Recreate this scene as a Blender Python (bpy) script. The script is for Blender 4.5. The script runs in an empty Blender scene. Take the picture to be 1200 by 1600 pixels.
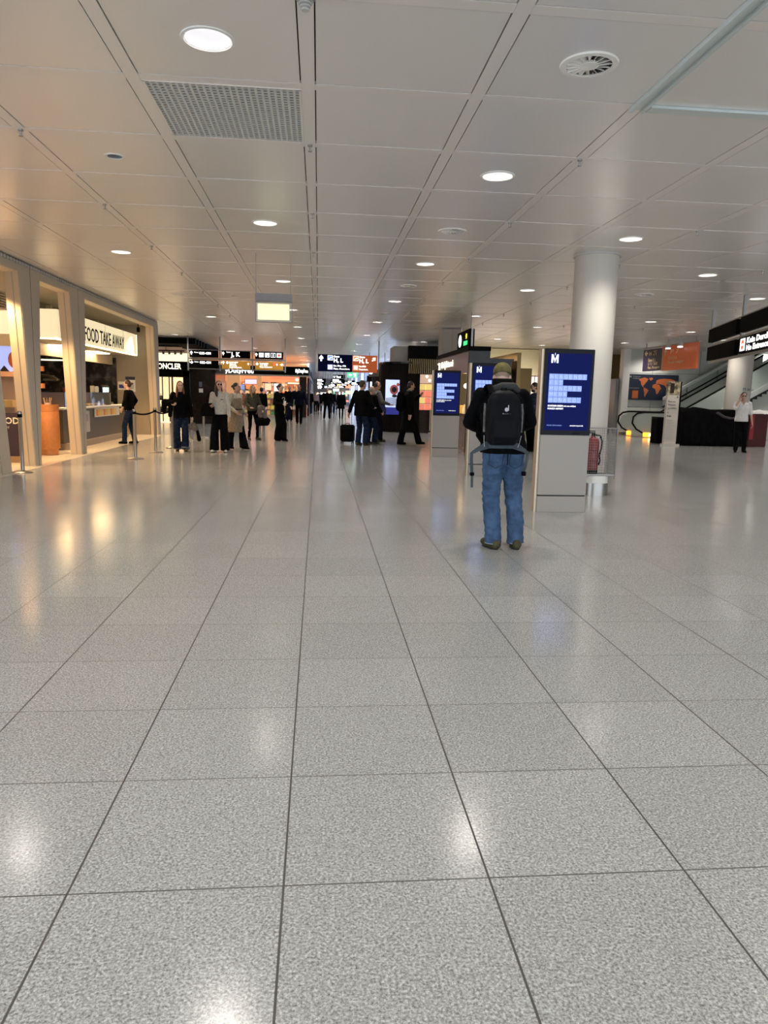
import bpy, bmesh, math, random
from mathutils import Vector, Matrix, noise, Euler
random.seed(7)
PI = math.pi
S = bpy.context.scene
COL = S.collection

# ------------------------------------------------------------------ camera, world, exposure
YAW, PITCH, ROLL, FPX, EYE, CEIL = 0.0931, -0.1603, 0.0226, 1126.05, 1.43, 3.605
cd = bpy.data.cameras.new('camera'); cam = bpy.data.objects.new('camera', cd); COL.objects.link(cam)
fw = Vector((math.sin(YAW)*math.cos(PITCH), math.cos(YAW)*math.cos(PITCH), math.sin(PITCH)))
r0 = Vector((math.cos(YAW), -math.sin(YAW), 0)); u0 = r0.cross(fw)
rt = r0*math.cos(ROLL) + u0*math.sin(ROLL); up = -r0*math.sin(ROLL) + u0*math.cos(ROLL)
M3 = Matrix((rt, up, -fw)).transposed()
cam.matrix_world = Matrix.Translation((0, 0, EYE)) @ M3.to_4x4()
cd.sensor_fit = 'VERTICAL'; cd.sensor_height = 24.0; cd.lens = 24.0*FPX/1600.0
cd.clip_end = 400; cd.clip_start = 0.05
S.camera = cam

w = bpy.data.worlds.new('world'); S.world = w; w.use_nodes = True
WB = w.node_tree.nodes['Background']
WB.inputs[0].default_value = (0.80, 0.90, 1.0, 1); WB.inputs[1].default_value = 3.0
vs = S.view_settings
vs.view_transform = 'Standard'; vs.look = 'None'; vs.gamma = 1; vs.use_curve_mapping = False
vs.exposure = 0.3
LAMP_W = 18.0

# ------------------------------------------------------------------ materials
MATS = {}
def mat(name, col, rough=0.6, metal=0.0, emis=None, es=1.0, spec=0.5, alpha=None, coat=0, trans=0):
    if name in MATS: return MATS[name]
    m = bpy.data.materials.new(name); m.use_nodes = True
    b = m.node_tree.nodes['Principled BSDF']
    b.inputs['Base Color'].default_value = (*col, 1)
    b.inputs['Roughness'].default_value = rough
    b.inputs['Metallic'].default_value = metal
    b.inputs['Specular IOR Level'].default_value = spec
    if coat: b.inputs['Coat Weight'].default_value = coat
    if trans: b.inputs['Transmission Weight'].default_value = trans
    if emis:
        b.inputs['Emission Color'].default_value = (*emis, 1)
        b.inputs['Emission Strength'].default_value = es
    MATS[name] = m
    return m
def nodes(m): return m.node_tree.nodes, m.node_tree.links, m.node_tree.nodes['Principled BSDF']
def noisy(m, scale, lo, hi, detail=3, stretch=(1, 1, 1), bump=0.0, lohi=(0.35, 0.65)):
    """object-space noise between two colours, optional bump"""
    N, L, b = nodes(m)
    tc = N.new('ShaderNodeTexCoord'); mp = N.new('ShaderNodeMapping'); mp.inputs['Scale'].default_value = stretch
    nz = N.new('ShaderNodeTexNoise'); nz.inputs['Scale'].default_value = scale; nz.inputs['Detail'].default_value = detail
    L.new(tc.outputs['Object'], mp.inputs[0]); L.new(mp.outputs[0], nz.inputs['Vector'])
    cr = N.new('ShaderNodeValToRGB'); cr.color_ramp.elements[0].position = lohi[0]; cr.color_ramp.elements[1].position = lohi[1]
    cr.color_ramp.elements[0].color = (*lo, 1); cr.color_ramp.elements[1].color = (*hi, 1)
    L.new(nz.outputs['Fac'], cr.inputs[0]); L.new(cr.outputs[0], b.inputs['Base Color'])
    if bump:
        bp = N.new('ShaderNodeBump'); bp.inputs['Strength'].default_value = bump; bp.inputs['Distance'].default_value = 0.01
        L.new(nz.outputs['Fac'], bp.inputs['Height']); L.new(bp.outputs[0], b.inputs['Normal'])
    return m

def granite_floor():
    m = mat('granite', (0.5, 0.5, 0.5), 0.16, spec=0.38)
    N, L, b = nodes(m)
    tc = N.new('ShaderNodeTexCoord')
    sx = N.new('ShaderNodeSeparateXYZ'); L.new(tc.outputs['Object'], sx.inputs[0])
    def jdist(out, off, tile):
        a = N.new('ShaderNodeMath'); a.operation = 'SUBTRACT'; a.inputs[1].default_value = off; L.new(out, a.inputs[0])
        d = N.new('ShaderNodeMath'); d.operation = 'DIVIDE'; d.inputs[1].default_value = tile; L.new(a.outputs[0], d.inputs[0])
        r = N.new('ShaderNodeMath'); r.operation = 'ROUND'; L.new(d.outputs[0], r.inputs[0])
        s = N.new('ShaderNodeMath'); s.operation = 'SUBTRACT'; L.new(d.outputs[0], s.inputs[0]); L.new(r.outputs[0], s.inputs[1])
        ab = N.new('ShaderNodeMath'); ab.operation = 'ABSOLUTE'; L.new(s.outputs[0], ab.inputs[0])
        mu = N.new('ShaderNodeMath'); mu.operation = 'MULTIPLY'; mu.inputs[1].default_value = tile; L.new(ab.outputs[0], mu.inputs[0])
        fl = N.new('ShaderNodeMath'); fl.operation = 'FLOOR'; L.new(d.outputs[0], fl.inputs[0])
        return mu.outputs[0], fl.outputs[0]
    T = 0.6148
    dx, ix = jdist(sx.outputs['X'], -0.0912, T); dy, iy = jdist(sx.outputs['Y'], 5.0065, T)
    def lt(o, v):
        a = N.new('ShaderNodeMath'); a.operation = 'LESS_THAN'; a.inputs[1].default_value = v; L.new(o, a.inputs[0]); return a.outputs[0]
    jx = lt(dx, 0.0034); jy = lt(dy, 0.0024)
    mx = N.new('ShaderNodeMath'); mx.operation = 'MAXIMUM'; L.new(jx, mx.inputs[0]); L.new(jy, mx.inputs[1])
    # granite speckle
    n1 = N.new('ShaderNodeTexNoise'); n1.inputs['Scale'].default_value = 125; n1.inputs['Detail'].default_value = 5; n1.inputs['Roughness'].default_value = 0.7
    L.new(tc.outputs['Object'], n1.inputs['Vector'])
    c1 = N.new('ShaderNodeValToRGB'); e = c1.color_ramp.elements
    e[0].position = 0.34; e[0].color = (0.125, 0.129, 0.13, 1); e[1].position = 0.68; e[1].color = (0.54, 0.547, 0.535, 1)
    k = e.new(0.50); k.color = (0.325, 0.329, 0.325, 1)
    L.new(n1.outputs['Fac'], c1.inputs[0])
    v = N.new('ShaderNodeTexVoronoi'); v.inputs['Scale'].default_value = 170; L.new(tc.outputs['Object'], v.inputs['Vector'])
    vd = N.new('ShaderNodeSeparateColor'); L.new(v.outputs['Color'], vd.inputs[0])
    mr = N.new('ShaderNodeMapRange'); mr.inputs[3].default_value = 0.78; mr.inputs[4].default_value = 1.2; L.new(vd.outputs[0], mr.inputs[0])
    m1 = N.new('ShaderNodeMix'); m1.data_type = 'RGBA'; m1.blend_type = 'MULTIPLY'; m1.inputs[0].default_value = 1
    L.new(c1.outputs[0], m1.inputs[6]); L.new(mr.outputs[0], m1.inputs[7])
    # per tile tone
    cb = N.new('ShaderNodeCombineXYZ'); L.new(ix, cb.inputs[0]); L.new(iy, cb.inputs[1])
    wn = N.new('ShaderNodeTexWhiteNoise'); wn.noise_dimensions = '2D'; L.new(cb.outputs[0], wn.inputs['Vector'])
    mr2 = N.new('ShaderNodeMapRange'); mr2.inputs[3].default_value = 0.94; mr2.inputs[4].default_value = 1.04; L.new(wn.outputs['Value'], mr2.inputs[0])
    m2 = N.new('ShaderNodeMix'); m2.data_type = 'RGBA'; m2.blend_type = 'MULTIPLY'; m2.inputs[0].default_value = 1
    L.new(m1.outputs[2], m2.inputs[6]); L.new(mr2.outputs[0], m2.inputs[7])
    m3 = N.new('ShaderNodeMix'); m3.data_type = 'RGBA'; L.new(mx.outputs[0], m3.inputs[0]); L.new(m2.outputs[2], m3.inputs[6]); m3.inputs[7].default_value = (0.06, 0.057, 0.052, 1)
    L.new(m3.outputs[2], b.inputs['Base Color'])
    ra = N.new('ShaderNodeMapRange'); ra.inputs[3].default_value = 0.152; ra.inputs[4].default_value = 0.5; L.new(mx.outputs[0], ra.inputs[0]); L.new(ra.outputs[0], b.inputs['Roughness'])
    return m

G_FLOOR = granite_floor()
M_CEIL = mat('ceiling panel paint', (0.79, 0.765, 0.735), 0.30, spec=0.5, metal=0.35)
M_RAIL = mat('ceiling rail paint', (0.80, 0.76, 0.72), 0.32, spec=0.5, metal=0.25)
M_VOID = mat('ceiling void', (0.02, 0.02, 0.02), 0.9)
M_WHITEP = mat('white paint', (0.80, 0.78, 0.74), 0.5)
M_FRAME = mat('beige frame panel', (0.42, 0.38, 0.31), 0.45)
M_JAMB = mat('cream jamb', (0.62, 0.52, 0.38), 0.5)
M_BEIGE = mat('beige wall', (0.42, 0.36, 0.27), 0.6)
M_BLACK = mat('black paint', (0.0035, 0.0035, 0.004), 0.6, spec=0.08)
M_BLACKG = mat('black gloss', (0.004, 0.004, 0.005), 0.12, spec=0.35)
M_STEEL = mat('brushed steel', (0.38, 0.36, 0.34), 0.3, metal=1.0)
M_ALU = mat('satin aluminium', (0.36, 0.35, 0.34), 0.4, metal=0.8)
M_GREY = mat('mid grey', (0.25, 0.25, 0.25), 0.5)
M_LGREY = mat('light grey', (0.5, 0.49, 0.47), 0.5)
M_KIOSK = mat('kiosk grey panel', (0.325, 0.298, 0.272), 0.4)
M_WHITEL = mat('white light', (1, 1, 1), 0.5, emis=(1, 0.98, 1.0), es=2.0)
M_LENS = mat('lamp reflector glow', (0.8, 0.8, 0.8), 0.3, emis=(0.86, 0.84, 0.95), es=0.12)
M_TXT = mat('lit white lettering', (0.9, 0.9, 0.9), 0.5, emis=(1, 1, 1), es=1.6)
M_WARMT = mat('lit warm lettering', (0.9, 0.85, 0.7), 0.5, emis=(1, 0.9, 0.66), es=1.8)
M_WARMP = mat('warm light panel', (1, .9, .7), 0.5, emis=(1, 0.66, 0.32), es=14.0)
M_SCREEN = mat('screen navy', (0.001, 0.001, 0.002), 0.6, spec=0.0, emis=(0.007, 0.011, 0.078), es=1.0)
M_TILE = mat('screen pale blue', (0.01, 0.01, 0.02), 0.6, spec=0.0, emis=(0.30, 0.42, 0.95), es=1.0)
M_TILED = mat('screen tile letter', (0.01, 0.01, 0.02), 0.6, spec=0.0, emis=(0.55, 0.68, 1.0), es=1.0)
M_SKIN = noisy(mat('skin', (0.5, 0.3, 0.22), 0.5), 30, (0.46, 0.26, 0.19), (0.52, 0.31, 0.23))
M_SKIN2 = mat('skin pale', (0.62, 0.40, 0.31), 0.5)
M_GLASS = mat('pane glass', (0.9, 0.95, 0.93), 0.02, trans=1.0, spec=0.5)
M_GOLD = mat('bronze panel', (0.17, 0.105, 0.035), 0.38, metal=0.6)
M_RED = mat('red enamel', (0.22, 0.008, 0.007), 0.35)
def cloth(name, c, amt=0.35, scale=25, rough=0.85):
    m = mat(name, c, rough, spec=0.08)
    return noisy(m, scale, tuple(x*(1-amt) for x in c), tuple(x*(1+amt) for x in c))
C_BLACK = cloth('black cloth', (0.0022, 0.0022, 0.0028))
C_NAVY = cloth('navy cloth', (0.005, 0.007, 0.018))
C_DJEAN = cloth('dark denim', (0.010, 0.018, 0.04), 0.4, 18)
C_JEAN = cloth('blue denim', (0.050, 0.090, 0.165), 0.24, 13)
C_GREY = cloth('grey cloth', (0.13, 0.13, 0.13))
C_WHITE = cloth('pale grey sweatshirt', (0.48, 0.46, 0.42), 0.12)
C_CREAM = cloth('cream knit', (0.5, 0.45, 0.35), 0.15)
C_BEIGE = cloth('beige coat cloth', (0.25, 0.19, 0.13), 0.15)
C_OLIVE = cloth('olive cloth', (0.15, 0.125, 0.05), 0.2)
C_TEE = cloth('white tee', (0.65, 0.63, 0.61), 0.08)
C_TAUPE = cloth('taupe cloth', (0.17, 0.14, 0.12), 0.2)
C_FLOR = noisy(mat('red patterned cloth', (0.3, .05, .04), 0.8), 35, (0.05, 0.01, 0.01), (0.6, 0.15, 0.10), lohi=(.45, .55))
C_TEAL = cloth('dark teal cloth', (0.012, 0.05, 0.06))
C_GREEN = cloth('grey green cloth', (0.07, 0.065, 0.045))
C_BOOT = cloth('olive brown leather', (0.06, 0.055, 0.03), 0.3, 20, 0.6)
C_STRAP = cloth('blue grey webbing', (0.06, 0.075, 0.085), 0.15)
H_DARK = mat('dark hair', (0.012, 0.008, 0.006), 0.5)
H_RED = mat('auburn hair', (0.17, 0.045, 0.018), 0.5)
H_BLOND = mat('blond hair', (0.30, 0.19, 0.08), 0.5)
H_GREY = mat('grey hair', (0.28, 0.26, 0.23), 0.6)
H_BROWN = mat('brown hair', (0.05, 0.028, 0.015), 0.5)

# ------------------------------------------------------------------ mesh builder
class MB:
    def __init__(s): s.v = []; s.f = []; s.m = []
    def add(s, vs, fs, mi=0):
        o = len(s.v); s.v += [tuple(x) for x in vs]; s.f += [tuple(i+o for i in f) for f in fs]; s.m += [mi]*len(fs); return s
    def box(s, x0, x1, y0, y1, z0, z1, mi=0):
        v = [(x, y, z) for z in (z0, z1) for y in (y0, y1) for x in (x0, x1)]
        return s.add(v, [(0, 2, 3, 1), (4, 5, 7, 6), (0, 1, 5, 4), (2, 6, 7, 3), (0, 4, 6, 2), (1, 3, 7, 5)], mi)
    def bbox(s, x0, x1, y0, y1, z0, z1, b=0.01, mi=0):
        """box with bevelled edges"""
        bm = bmesh.new(); bmesh.ops.create_cube(bm, size=1)
        for q in bm.verts: q.co = Vector(((x0+x1)/2+q.co.x*(x1-x0), (y0+y1)/2+q.co.y*(y1-y0), (z0+z1)/2+q.co.z*(z1-z0)))
        bmesh.ops.bevel(bm, geom=bm.edges[:], offset=b, segments=2, affect='EDGES')
        bm.verts.index_update(); s.add([q.co[:] for q in bm.verts], [[q.index for q in f.verts] for f in bm.faces], mi); bm.free(); return s
    def prism(s, pts, a, b, axis='x', mi=0):
        """polygon pts (2d) extruded from a to b along axis"""
        n = len(pts)
        def P(p, t): return (t, p[0], p[1]) if axis == 'x' else ((p[0], t, p[1]) if axis == 'y' else (p[0], p[1], t))
        v = [P(p, a) for p in pts] + [P(p, b) for p in pts]
        f = [tuple(range(n)), tuple(range(2*n-1, n-1, -1))] + [(i, i+n, (i+1) % n+n, (i+1) % n) for i in range(n)]
        return s.add(v, f, mi)
    def lathe(s, prof, c=(0, 0, 0), n=24, mi=0, cap=True):
        v = []; f = []
        for r, z in prof:
            for i in range(n):
                a = 2*PI*i/n; v.append((c[0]+r*math.cos(a), c[1]+r*math.sin(a), c[2]+z))
        for k in range(len(prof)-1):
            for i in range(n):
                j = (i+1) % n; f.append((k*n+i, k*n+j, (k+1)*n+j, (k+1)*n+i))
        if cap:
            f.append(tuple(range(n-1, -1, -1))); f.append(tuple((len(prof)-1)*n+i for i in range(n)))
        return s.add(v, f, mi)
    def tube(s, pts, r, n=8, mi=0, flat=None):
        pts = [Vector(p) for p in pts]; v = []; f = []
        rs = r if isinstance(r, (list, tuple)) else [r]*len(pts)
        ref = Vector(flat) if flat else None
        prev = None
        for k, p in enumerate(pts):
            d = (pts[min(k+1, len(pts)-1)] - pts[max(k-1, 0)]).normalized()
            if ref is not None: a = (ref - d*ref.dot(d)).normalized()
            elif prev is None:
                a = d.orthogonal().normalized()
            else: a = (prev - d*prev.dot(d)).normalized()
            prev = a; b = d.cross(a); rr = rs[k]
            ra, rb = (rr if isinstance(rr, (list, tuple)) else (rr, rr))
            for i in range(n):
                t = 2*PI*(i+0.5)/n; v.append(p + a*ra*math.cos(t) + b*rb*math.sin(t))
        for k in range(len(pts)-1):
            for i in range(n):
                j = (i+1) % n; f.append((k*n+i, k*n+j, (k+1)*n+j, (k+1)*n+i))
        f.append(tuple(range(n-1, -1, -1))); f.append(tuple((len(pts)-1)*n+i for i in range(n)))
        return s.add(v, f, mi)
    def ell(s, c, r, rot=None, n=14, mi=0):
        c = Vector(c); v = []; f = []; R = rot.to_matrix() if rot else Matrix.Identity(3); h = n//2
        v.append(c + R @ Vector((0, 0, -r[2])))
        for k in range(1, h):
            t = -PI/2 + PI*k/h
            for i in range(n):
                a = 2*PI*i/n; v.append(c + R @ Vector((r[0]*math.cos(t)*math.cos(a), r[1]*math.cos(t)*math.sin(a), r[2]*math.sin(t))))
        v.append(c + R @ Vector((0, 0, r[2]))); L = len(v)-1
        for i in range(n):
            j = (i+1) % n; f.append((0, 1+j, 1+i)); f.append((L, L-n+i, L-n+j))
            for k in range(h-2): f.append((1+k*n+i, 1+k*n+j, 1+(k+1)*n+j, 1+(k+1)*n+i))
        return s.add(v, f, mi)
    def rc(s, p0, ra, p1, rb, n=12):
        """rounded cone between two spheres"""
        p0 = Vector(p0); p1 = Vector(p1); d = p1-p0
        if d.length < 1e-5: d = Vector((0, 0, 1e-4))
        d.normalize(); q = d.orthogonal().normalized(); b = d.cross(q); rings = []
        for t in (-80, -55, -28, 0): t = math.radians(t); rings.append((p0 + d*ra*math.sin(t), ra*math.cos(t)))
        for t in (0, 28, 55, 80): t = math.radians(t); rings.append((p1 + d*rb*math.sin(t), rb*math.cos(t)))
        v = []; f = []
        for c, r in rings:
            for i in range(n):
                t = 2*PI*i/n; v.append(c + q*r*math.cos(t) + b*r*math.sin(t))
        for k in range(7):
            for i in range(n):
                j = (i+1) % n; f.append((k*n+i, k*n+j, (k+1)*n+j, (k+1)*n+i))
        f.append(tuple(range(n-1, -1, -1))); f.append(tuple(7*n+i for i in range(n)))
        return s.add(v, f)
    def rings(s, rr, n=20, p=2.4, mi=0):
        """closed loft of superellipse rings (cx,cy,z,rx,ry)"""
        v = []; f = []
        for cx, cy, z, rx, ry in rr:
            for i in range(n):
                a = 2*PI*i/n; ca, sa = math.cos(a), math.sin(a)
                v.append((cx+rx*math.copysign(abs(ca)**(2/p), ca), cy+ry*math.copysign(abs(sa)**(2/p), sa), z))
        for k in range(len(rr)-1):
            for i in range(n):
                j = (i+1) % n; f.append((k*n+i, k*n+j, (k+1)*n+j, (k+1)*n+i))
        f.append(tuple(range(n-1, -1, -1))); f.append(tuple((len(rr)-1)*n+i for i in range(n)))
        return s.add(v, f, mi)
    def mesh(s, name, mats, smooth=False, fixn=True):
        me = bpy.data.meshes.new(name); me.from_pydata(s.v, [], s.f)
        for m in mats: me.materials.append(m)
        if len(mats) > 1: me.polygons.foreach_set('material_index', s.m)
        if fixn:
            bm = bmesh.new(); bm.from_mesh(me); bmesh.ops.recalc_face_normals(bm, faces=bm.faces); bm.to_mesh(me); bm.free()
        if smooth:
            me.polygons.foreach_set('use_smooth', [True]*len(me.polygons))
            if smooth != 'full':
                try: me.set_sharp_from_angle(angle=math.radians(40))
                except Exception: pass
        me.update(); return me

def props(o, label=None, cat=None, group=None, kind=None):
    if label: o['label'] = label
    if cat: o['category'] = cat
    if group: o['group'] = group
    if kind: o['kind'] = kind
    return o
def thing(name, label, cat, loc=(0, 0, 0), rz=0, group=None):
    o = bpy.data.objects.new(name, None); COL.objects.link(o); o.location = loc; o.rotation_euler = (0, 0, rz)
    o.empty_display_size = 0.2
    return props(o, label, cat, group)
def wm(o):
    M = Matrix.LocRotScale(o.location, o.rotation_euler, o.scale)
    return (wm(o.parent) @ M) if o.parent else M
def put(name, mb, mats, parent=None, local=False, smooth=False, label=None, kind=None):
    """link a builder's shapes as ONE mesh object; coordinates are world ones unless local"""
    if not isinstance(mats, (list, tuple)): mats = [mats]
    me = mb.mesh(name, mats, smooth) if isinstance(mb, MB) else mb
    o = bpy.data.objects.new(name, me); COL.objects.link(o)
    if parent:
        o.parent = parent
        if not local: me.transform(wm(parent).inverted())
    if label: o['label'] = label
    if kind: o['kind'] = kind
    return o
def struct(name, mb, mats, smooth=False):
    return props(put(name, mb, mats, smooth=smooth), kind='structure')
def solo(name, mb, mats, label, cat, group=None, smooth=False, origin=None):
    o = put(name, mb, mats, smooth=smooth)
    if origin: o.data.transform(Matrix.Translation(-Vector(origin))); o.location = origin
    return props(o, label, cat, group)
def copy_tree(o, parent=None):
    c = o.copy(); COL.objects.link(c)
    if parent: c.parent = parent
    for ch in list(o.children): copy_tree(ch, c)
    return c
def text_mesh(s, size, thick=0.004, width=None, bold=0.0):
    cu = bpy.data.curves.new('t', 'FONT'); cu.body = s; cu.size = size; cu.extrude = thick/2; cu.offset = bold; cu.resolution_u = 2
    o = bpy.data.objects.new('t', cu); COL.objects.link(o)
    dg = bpy.context.evaluated_depsgraph_get(); me = bpy.data.meshes.new_from_object(o.evaluated_get(dg))
    bpy.data.objects.remove(o); bpy.data.curves.remove(cu)
    xs = [v.co.x for v in me.vertices]
    if width and xs:
        k = width/(max(xs)-min(xs)); me.transform(Matrix.Diagonal((k, 1, 1, 1)))
    return me
def text(name, s, size, m, origin, u=(1, 0, 0), parent=None, thick=0.006, width=None, bold=0.0):
    """raised lettering starting at origin, reading along u, upright"""
    me = text_mesh(s, size, thick, width, bold); u = Vector(u).normalized(); v = Vector((0, 0, 1)); n = u.cross(v)
    R = Matrix((u, v, n)).transposed().to_4x4(); me.transform(Matrix.Translation(origin) @ R)
    me.materials.clear(); me.materials.append(m)
    return put(name, me, None, parent)

def remesh(mb, vox, smooth=4, wr=None, dec=None):
    me = mb.mesh('r', [])
    o = bpy.data.objects.new('r', me); COL.objects.link(o)
    m = o.modifiers.new('a', 'REMESH'); m.mode = 'VOXEL'; m.voxel_size = vox
    if smooth: m = o.modifiers.new('b', 'SMOOTH'); m.iterations = smooth; m.factor = 0.5
    if dec: m = o.modifiers.new('c', 'DECIMATE'); m.ratio = dec
    dg = bpy.context.evaluated_depsgraph_get(); r = bpy.data.meshes.new_from_object(o.evaluated_get(dg))
    bpy.data.objects.remove(o); bpy.data.meshes.remove(me)
    if wr:
        r.update(); nn = [v.normal.copy() for v in r.vertices]
        for v, n_ in zip(r.vertices, nn): v.co += n_*wr(v.co)
    r.polygons.foreach_set('use_smooth', [True]*len(r.polygons)); r.update()
    return r
def rput(name, mb, m, parent, vox, smooth=4, wr=None, label=None):
    me = remesh(mb, vox, smooth, wr); me.materials.clear(); me.materials.append(m)
    return put(name, me, None, parent, local=True, label=label)

# ------------------------------------------------------------------ floor and ceiling
PX, PY, PP = -0.0912, 5.6213, 1.2296      # ceiling rail grid: origin and pitch (two floor tiles)
Y0, Y1, X0, X1 = -5.0, 112.0, -14.0, 24.0  # ceiling cut short unseen behind the camera, added opening lets world light in
struct('floor', MB().box(X0, X1, Y0-8, Y1, -0.2, 0.0), G_FLOOR)
M_TERR = noisy(mat('pale terrazzo', (0.6, 0.55, 0.45), 0.25), 60, (0.42, 0.37, 0.29), (0.72, 0.66, 0.55))
struct('floor', MB().box(-9.6, -5.02, 7.0, 24.3, -0.01, 0.004), M_TERR)

LAMPS = []       # (k, m) panel cells with a downlight
for k, ph in ((-4.5, 3.5), (-2.5, 1.5), (-0.5, 3.5), (1.5, 1.5), (3.5, 3.5), (5.5, 1.5), (7.5, 3.5), (9.5, 1.5), (11.5, 3.5), (13.5, 1.5), (15.5, 3.5)):
    for q in range(-3, 12): LAMPS.append((k, ph+4*q))
DIFF = [(1.5, -0.5), (1.5, 3.5), (1.5, 7.5), (1.5, 11.5), (-2.5, 9.5), (5.5, 7.5), (9.5, 3.5), (9.5, 11.5)]
DARK = [(-1.5, 1.5), (-1.5, 9.5), (6.5, 5.5)]
HOLES = {}
for c in LAMPS: HOLES[(round(c[0]-.5), round(c[1]-.5))] = 0.145
for c in DIFF: HOLES[(round(c[0]-.5), round(c[1]-.5))] = 0.15
for c in DARK: HOLES[(round(c[0]-.5), round(c[1]-.5))] = 0.07
GRILLE = (-1, 0)
cl = MB(); hw = 0.048; gx = 0.009; gy = 0.008; TH = 0.02
k0, k1 = math.floor((X0-PX)/PP), math.ceil((X1-PX)/PP); m0, m1 = math.floor((Y0-PY)/PP), math.ceil((Y1-PY)/PP)
for k in range(k0, k1):
    for m in range(m0, m1):
        xa, xb = PX+k*PP+hw+gx, PX+(k+1)*PP-hw-gx; ya, yb = PY+m*PP+hw+gy, PY+(m+1)*PP-hw-gy
        if (k, m) == GRILLE: continue
        if (k, m) in HOLES and m < 40:
            r = HOLES[(k, m)]; n = 32; cx, cy = (xa+xb)/2, (ya+yb)/2; hx, hy = (xb-xa)/2, (yb-ya)/2; v = []
            for i in range(n):
                a = 2*PI*(i+.5)/n; c_, s_ = math.cos(a), math.sin(a); q = max(abs(c_), abs(s_))
                v.append((cx+hx*c_/q, cy+hy*s_/q, CEIL))
            for i in range(n):
                a = 2*PI*(i+.5)/n; v.append((cx+r*math.cos(a), cy+r*math.sin(a), CEIL))
            f = [(i, (i+1) % n, (i+1) % n+n, i+n) for i in range(n)]
            v += [(xa, ya, CEIL), (xb, ya, CEIL), (xb, yb, CEIL), (xa, yb, CEIL)]
            for ci, (sx, sy) in enumerate(((-1, -1), (1, -1), (1, 1), (-1, 1))):   # fill the four corners
                best = sorted(range(n), key=lambda i: abs(math.atan2(sy, sx) % (2*PI) - (2*PI*(i+.5)/n)))[:2]
                f.append((best[0], best[1], 2*n+ci))
            cl.add(v, f)
            for (x, y, x2, y2) in ((xa, ya, xb, ya), (xb, ya, xb, yb), (xb, yb, xa, yb), (xa, yb, xa, ya)):
                cl.add([(x, y, CEIL), (x2, y2, CEIL), (x2, y2, CEIL+TH), (x, y, CEIL+TH)], [(0, 1, 2, 3)])
        else:
            v = [(x, y, z) for z in (CEIL, CEIL+TH) for y in (ya, yb) for x in (xa, xb)]
            cl.add(v, [(0, 1, 3, 2), (0, 4, 5, 1), (2, 3, 7, 6), (0, 2, 6, 4), (1, 5, 7, 3)])
for k in range(k0, k1+1):
    x = PX+k*PP; cl.box(x-hw, x+hw, Y0, Y1, CEIL-0.003, CEIL+TH, 1)
for m in range(m0, m1+1):
    y = PY+m*PP
    for k in range(k0, k1): cl.box(PX+k*PP+hw+0.001, PX+(k+1)*PP-hw-0.001, y-hw, y+hw, CEIL-0.003, CEIL+TH, 1)
me = cl.mesh('ceiling', [M_CEIL, M_RAIL], fixn=False)
ceil_o = props(bpy.data.objects.new('ceiling', me), kind='structure'); COL.objects.link(ceil_o)
struct('ceiling', MB().box(X0, X1, Y0, Y1, CEIL+0.25, CEIL+0.4), M_VOID)

def cell(k, m): return PX+k*PP, PY+m*PP
def downlight_tree():
    t = thing('downlight', '', 'ceiling light')
    ring = MB().lathe([(0.142, 0.012), (0.150, -0.008), (0.168, -0.006), (0.170, 0.0)], n=32, cap=False)
    put('trim_ring', ring, M_WHITEP, t, True, smooth=True)
    bowl = MB()
    prof = [(0.143, 0.0), (0.136, 0.05), (0.122, 0.10), (0.10, 0.14), (0.06, 0.165), (0.0001, 0.172)]
    bowl.lathe(prof, n=32, cap=False)
    put('reflector', bowl, M_LENS, t, True, smooth='full')
    tubes = MB()
    for a in (0, PI/3, 2*PI/3): tubes.tube([(0.075*math.cos(a), 0.075*math.sin(a), 0.10), (-0.075*math.cos(a), -0.075*math.sin(a), 0.10)], 0.013, 8)
    put('lamp_tube', tubes, M_WHITEL, t, True, smooth=True)
    return t
SEEN_LAMPS = {(-0.5, -0.5): 'lit round downlight nearest the viewer, left of the metal ceiling grille corner',
    (1.5, 1.5): 'lit downlight in the ceiling between the two white swirl air diffusers',
    (-0.5, 3.5): 'lit downlight just beyond the metal grille, in the panel row left of the central rail',
    (-2.5, 5.5): 'lit downlight in the warm-toned ceiling near the food stall fascia',
    (3.5, 3.5): 'lit downlight in the ceiling right above the top of the round white column',
    (1.5, 5.5): 'lit downlight in the ceiling just beyond the second swirl diffuser',
    (-0.5, 7.5): 'lit downlight seen between the two hanging rods of the blank lit sign',
    (5.5, 5.5): 'lit downlight in the ceiling right of the round white column, the brightest one there',
    (3.5, 7.5): 'lit downlight in the ceiling to the left of the white column head',
    (7.5, 7.5): 'lit downlight in the ceiling above the hanging no-entry sign frame'}
L0 = downlight_tree(); first = True
sp = bpy.data.lights.new('downlight beam', 'SPOT'); sp.energy = LAMP_W*4; sp.spot_size = math.radians(140); sp.spot_blend = 0.85; sp.shadow_soft_size = 0.14; sp.color = (1.0, 0.93, 0.84)
for c in LAMPS:
    x, y = cell(*c)
    if not (X0+.5 < x < X1-.5 and Y0+.5 < y < 66): continue
    if x < -5.3 and 10 < y < 24.6: continue
    if first: t = L0; first = False
    else: t = copy_tree(L0)
    t.location = (x, y, CEIL)
    if c in SEEN_LAMPS: t['label'] = SEEN_LAMPS[c]
    else: t['label'] = 'small lit round downlight recessed in a far or outlying metal ceiling panel'
    t['group'] = 'round ceiling downlights'
    if y < 50:
        lo = bpy.data.objects.new('downlight_beam', sp); COL.objects.link(lo); lo.parent = t; lo.location = (0, 0, 0.02)

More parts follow.
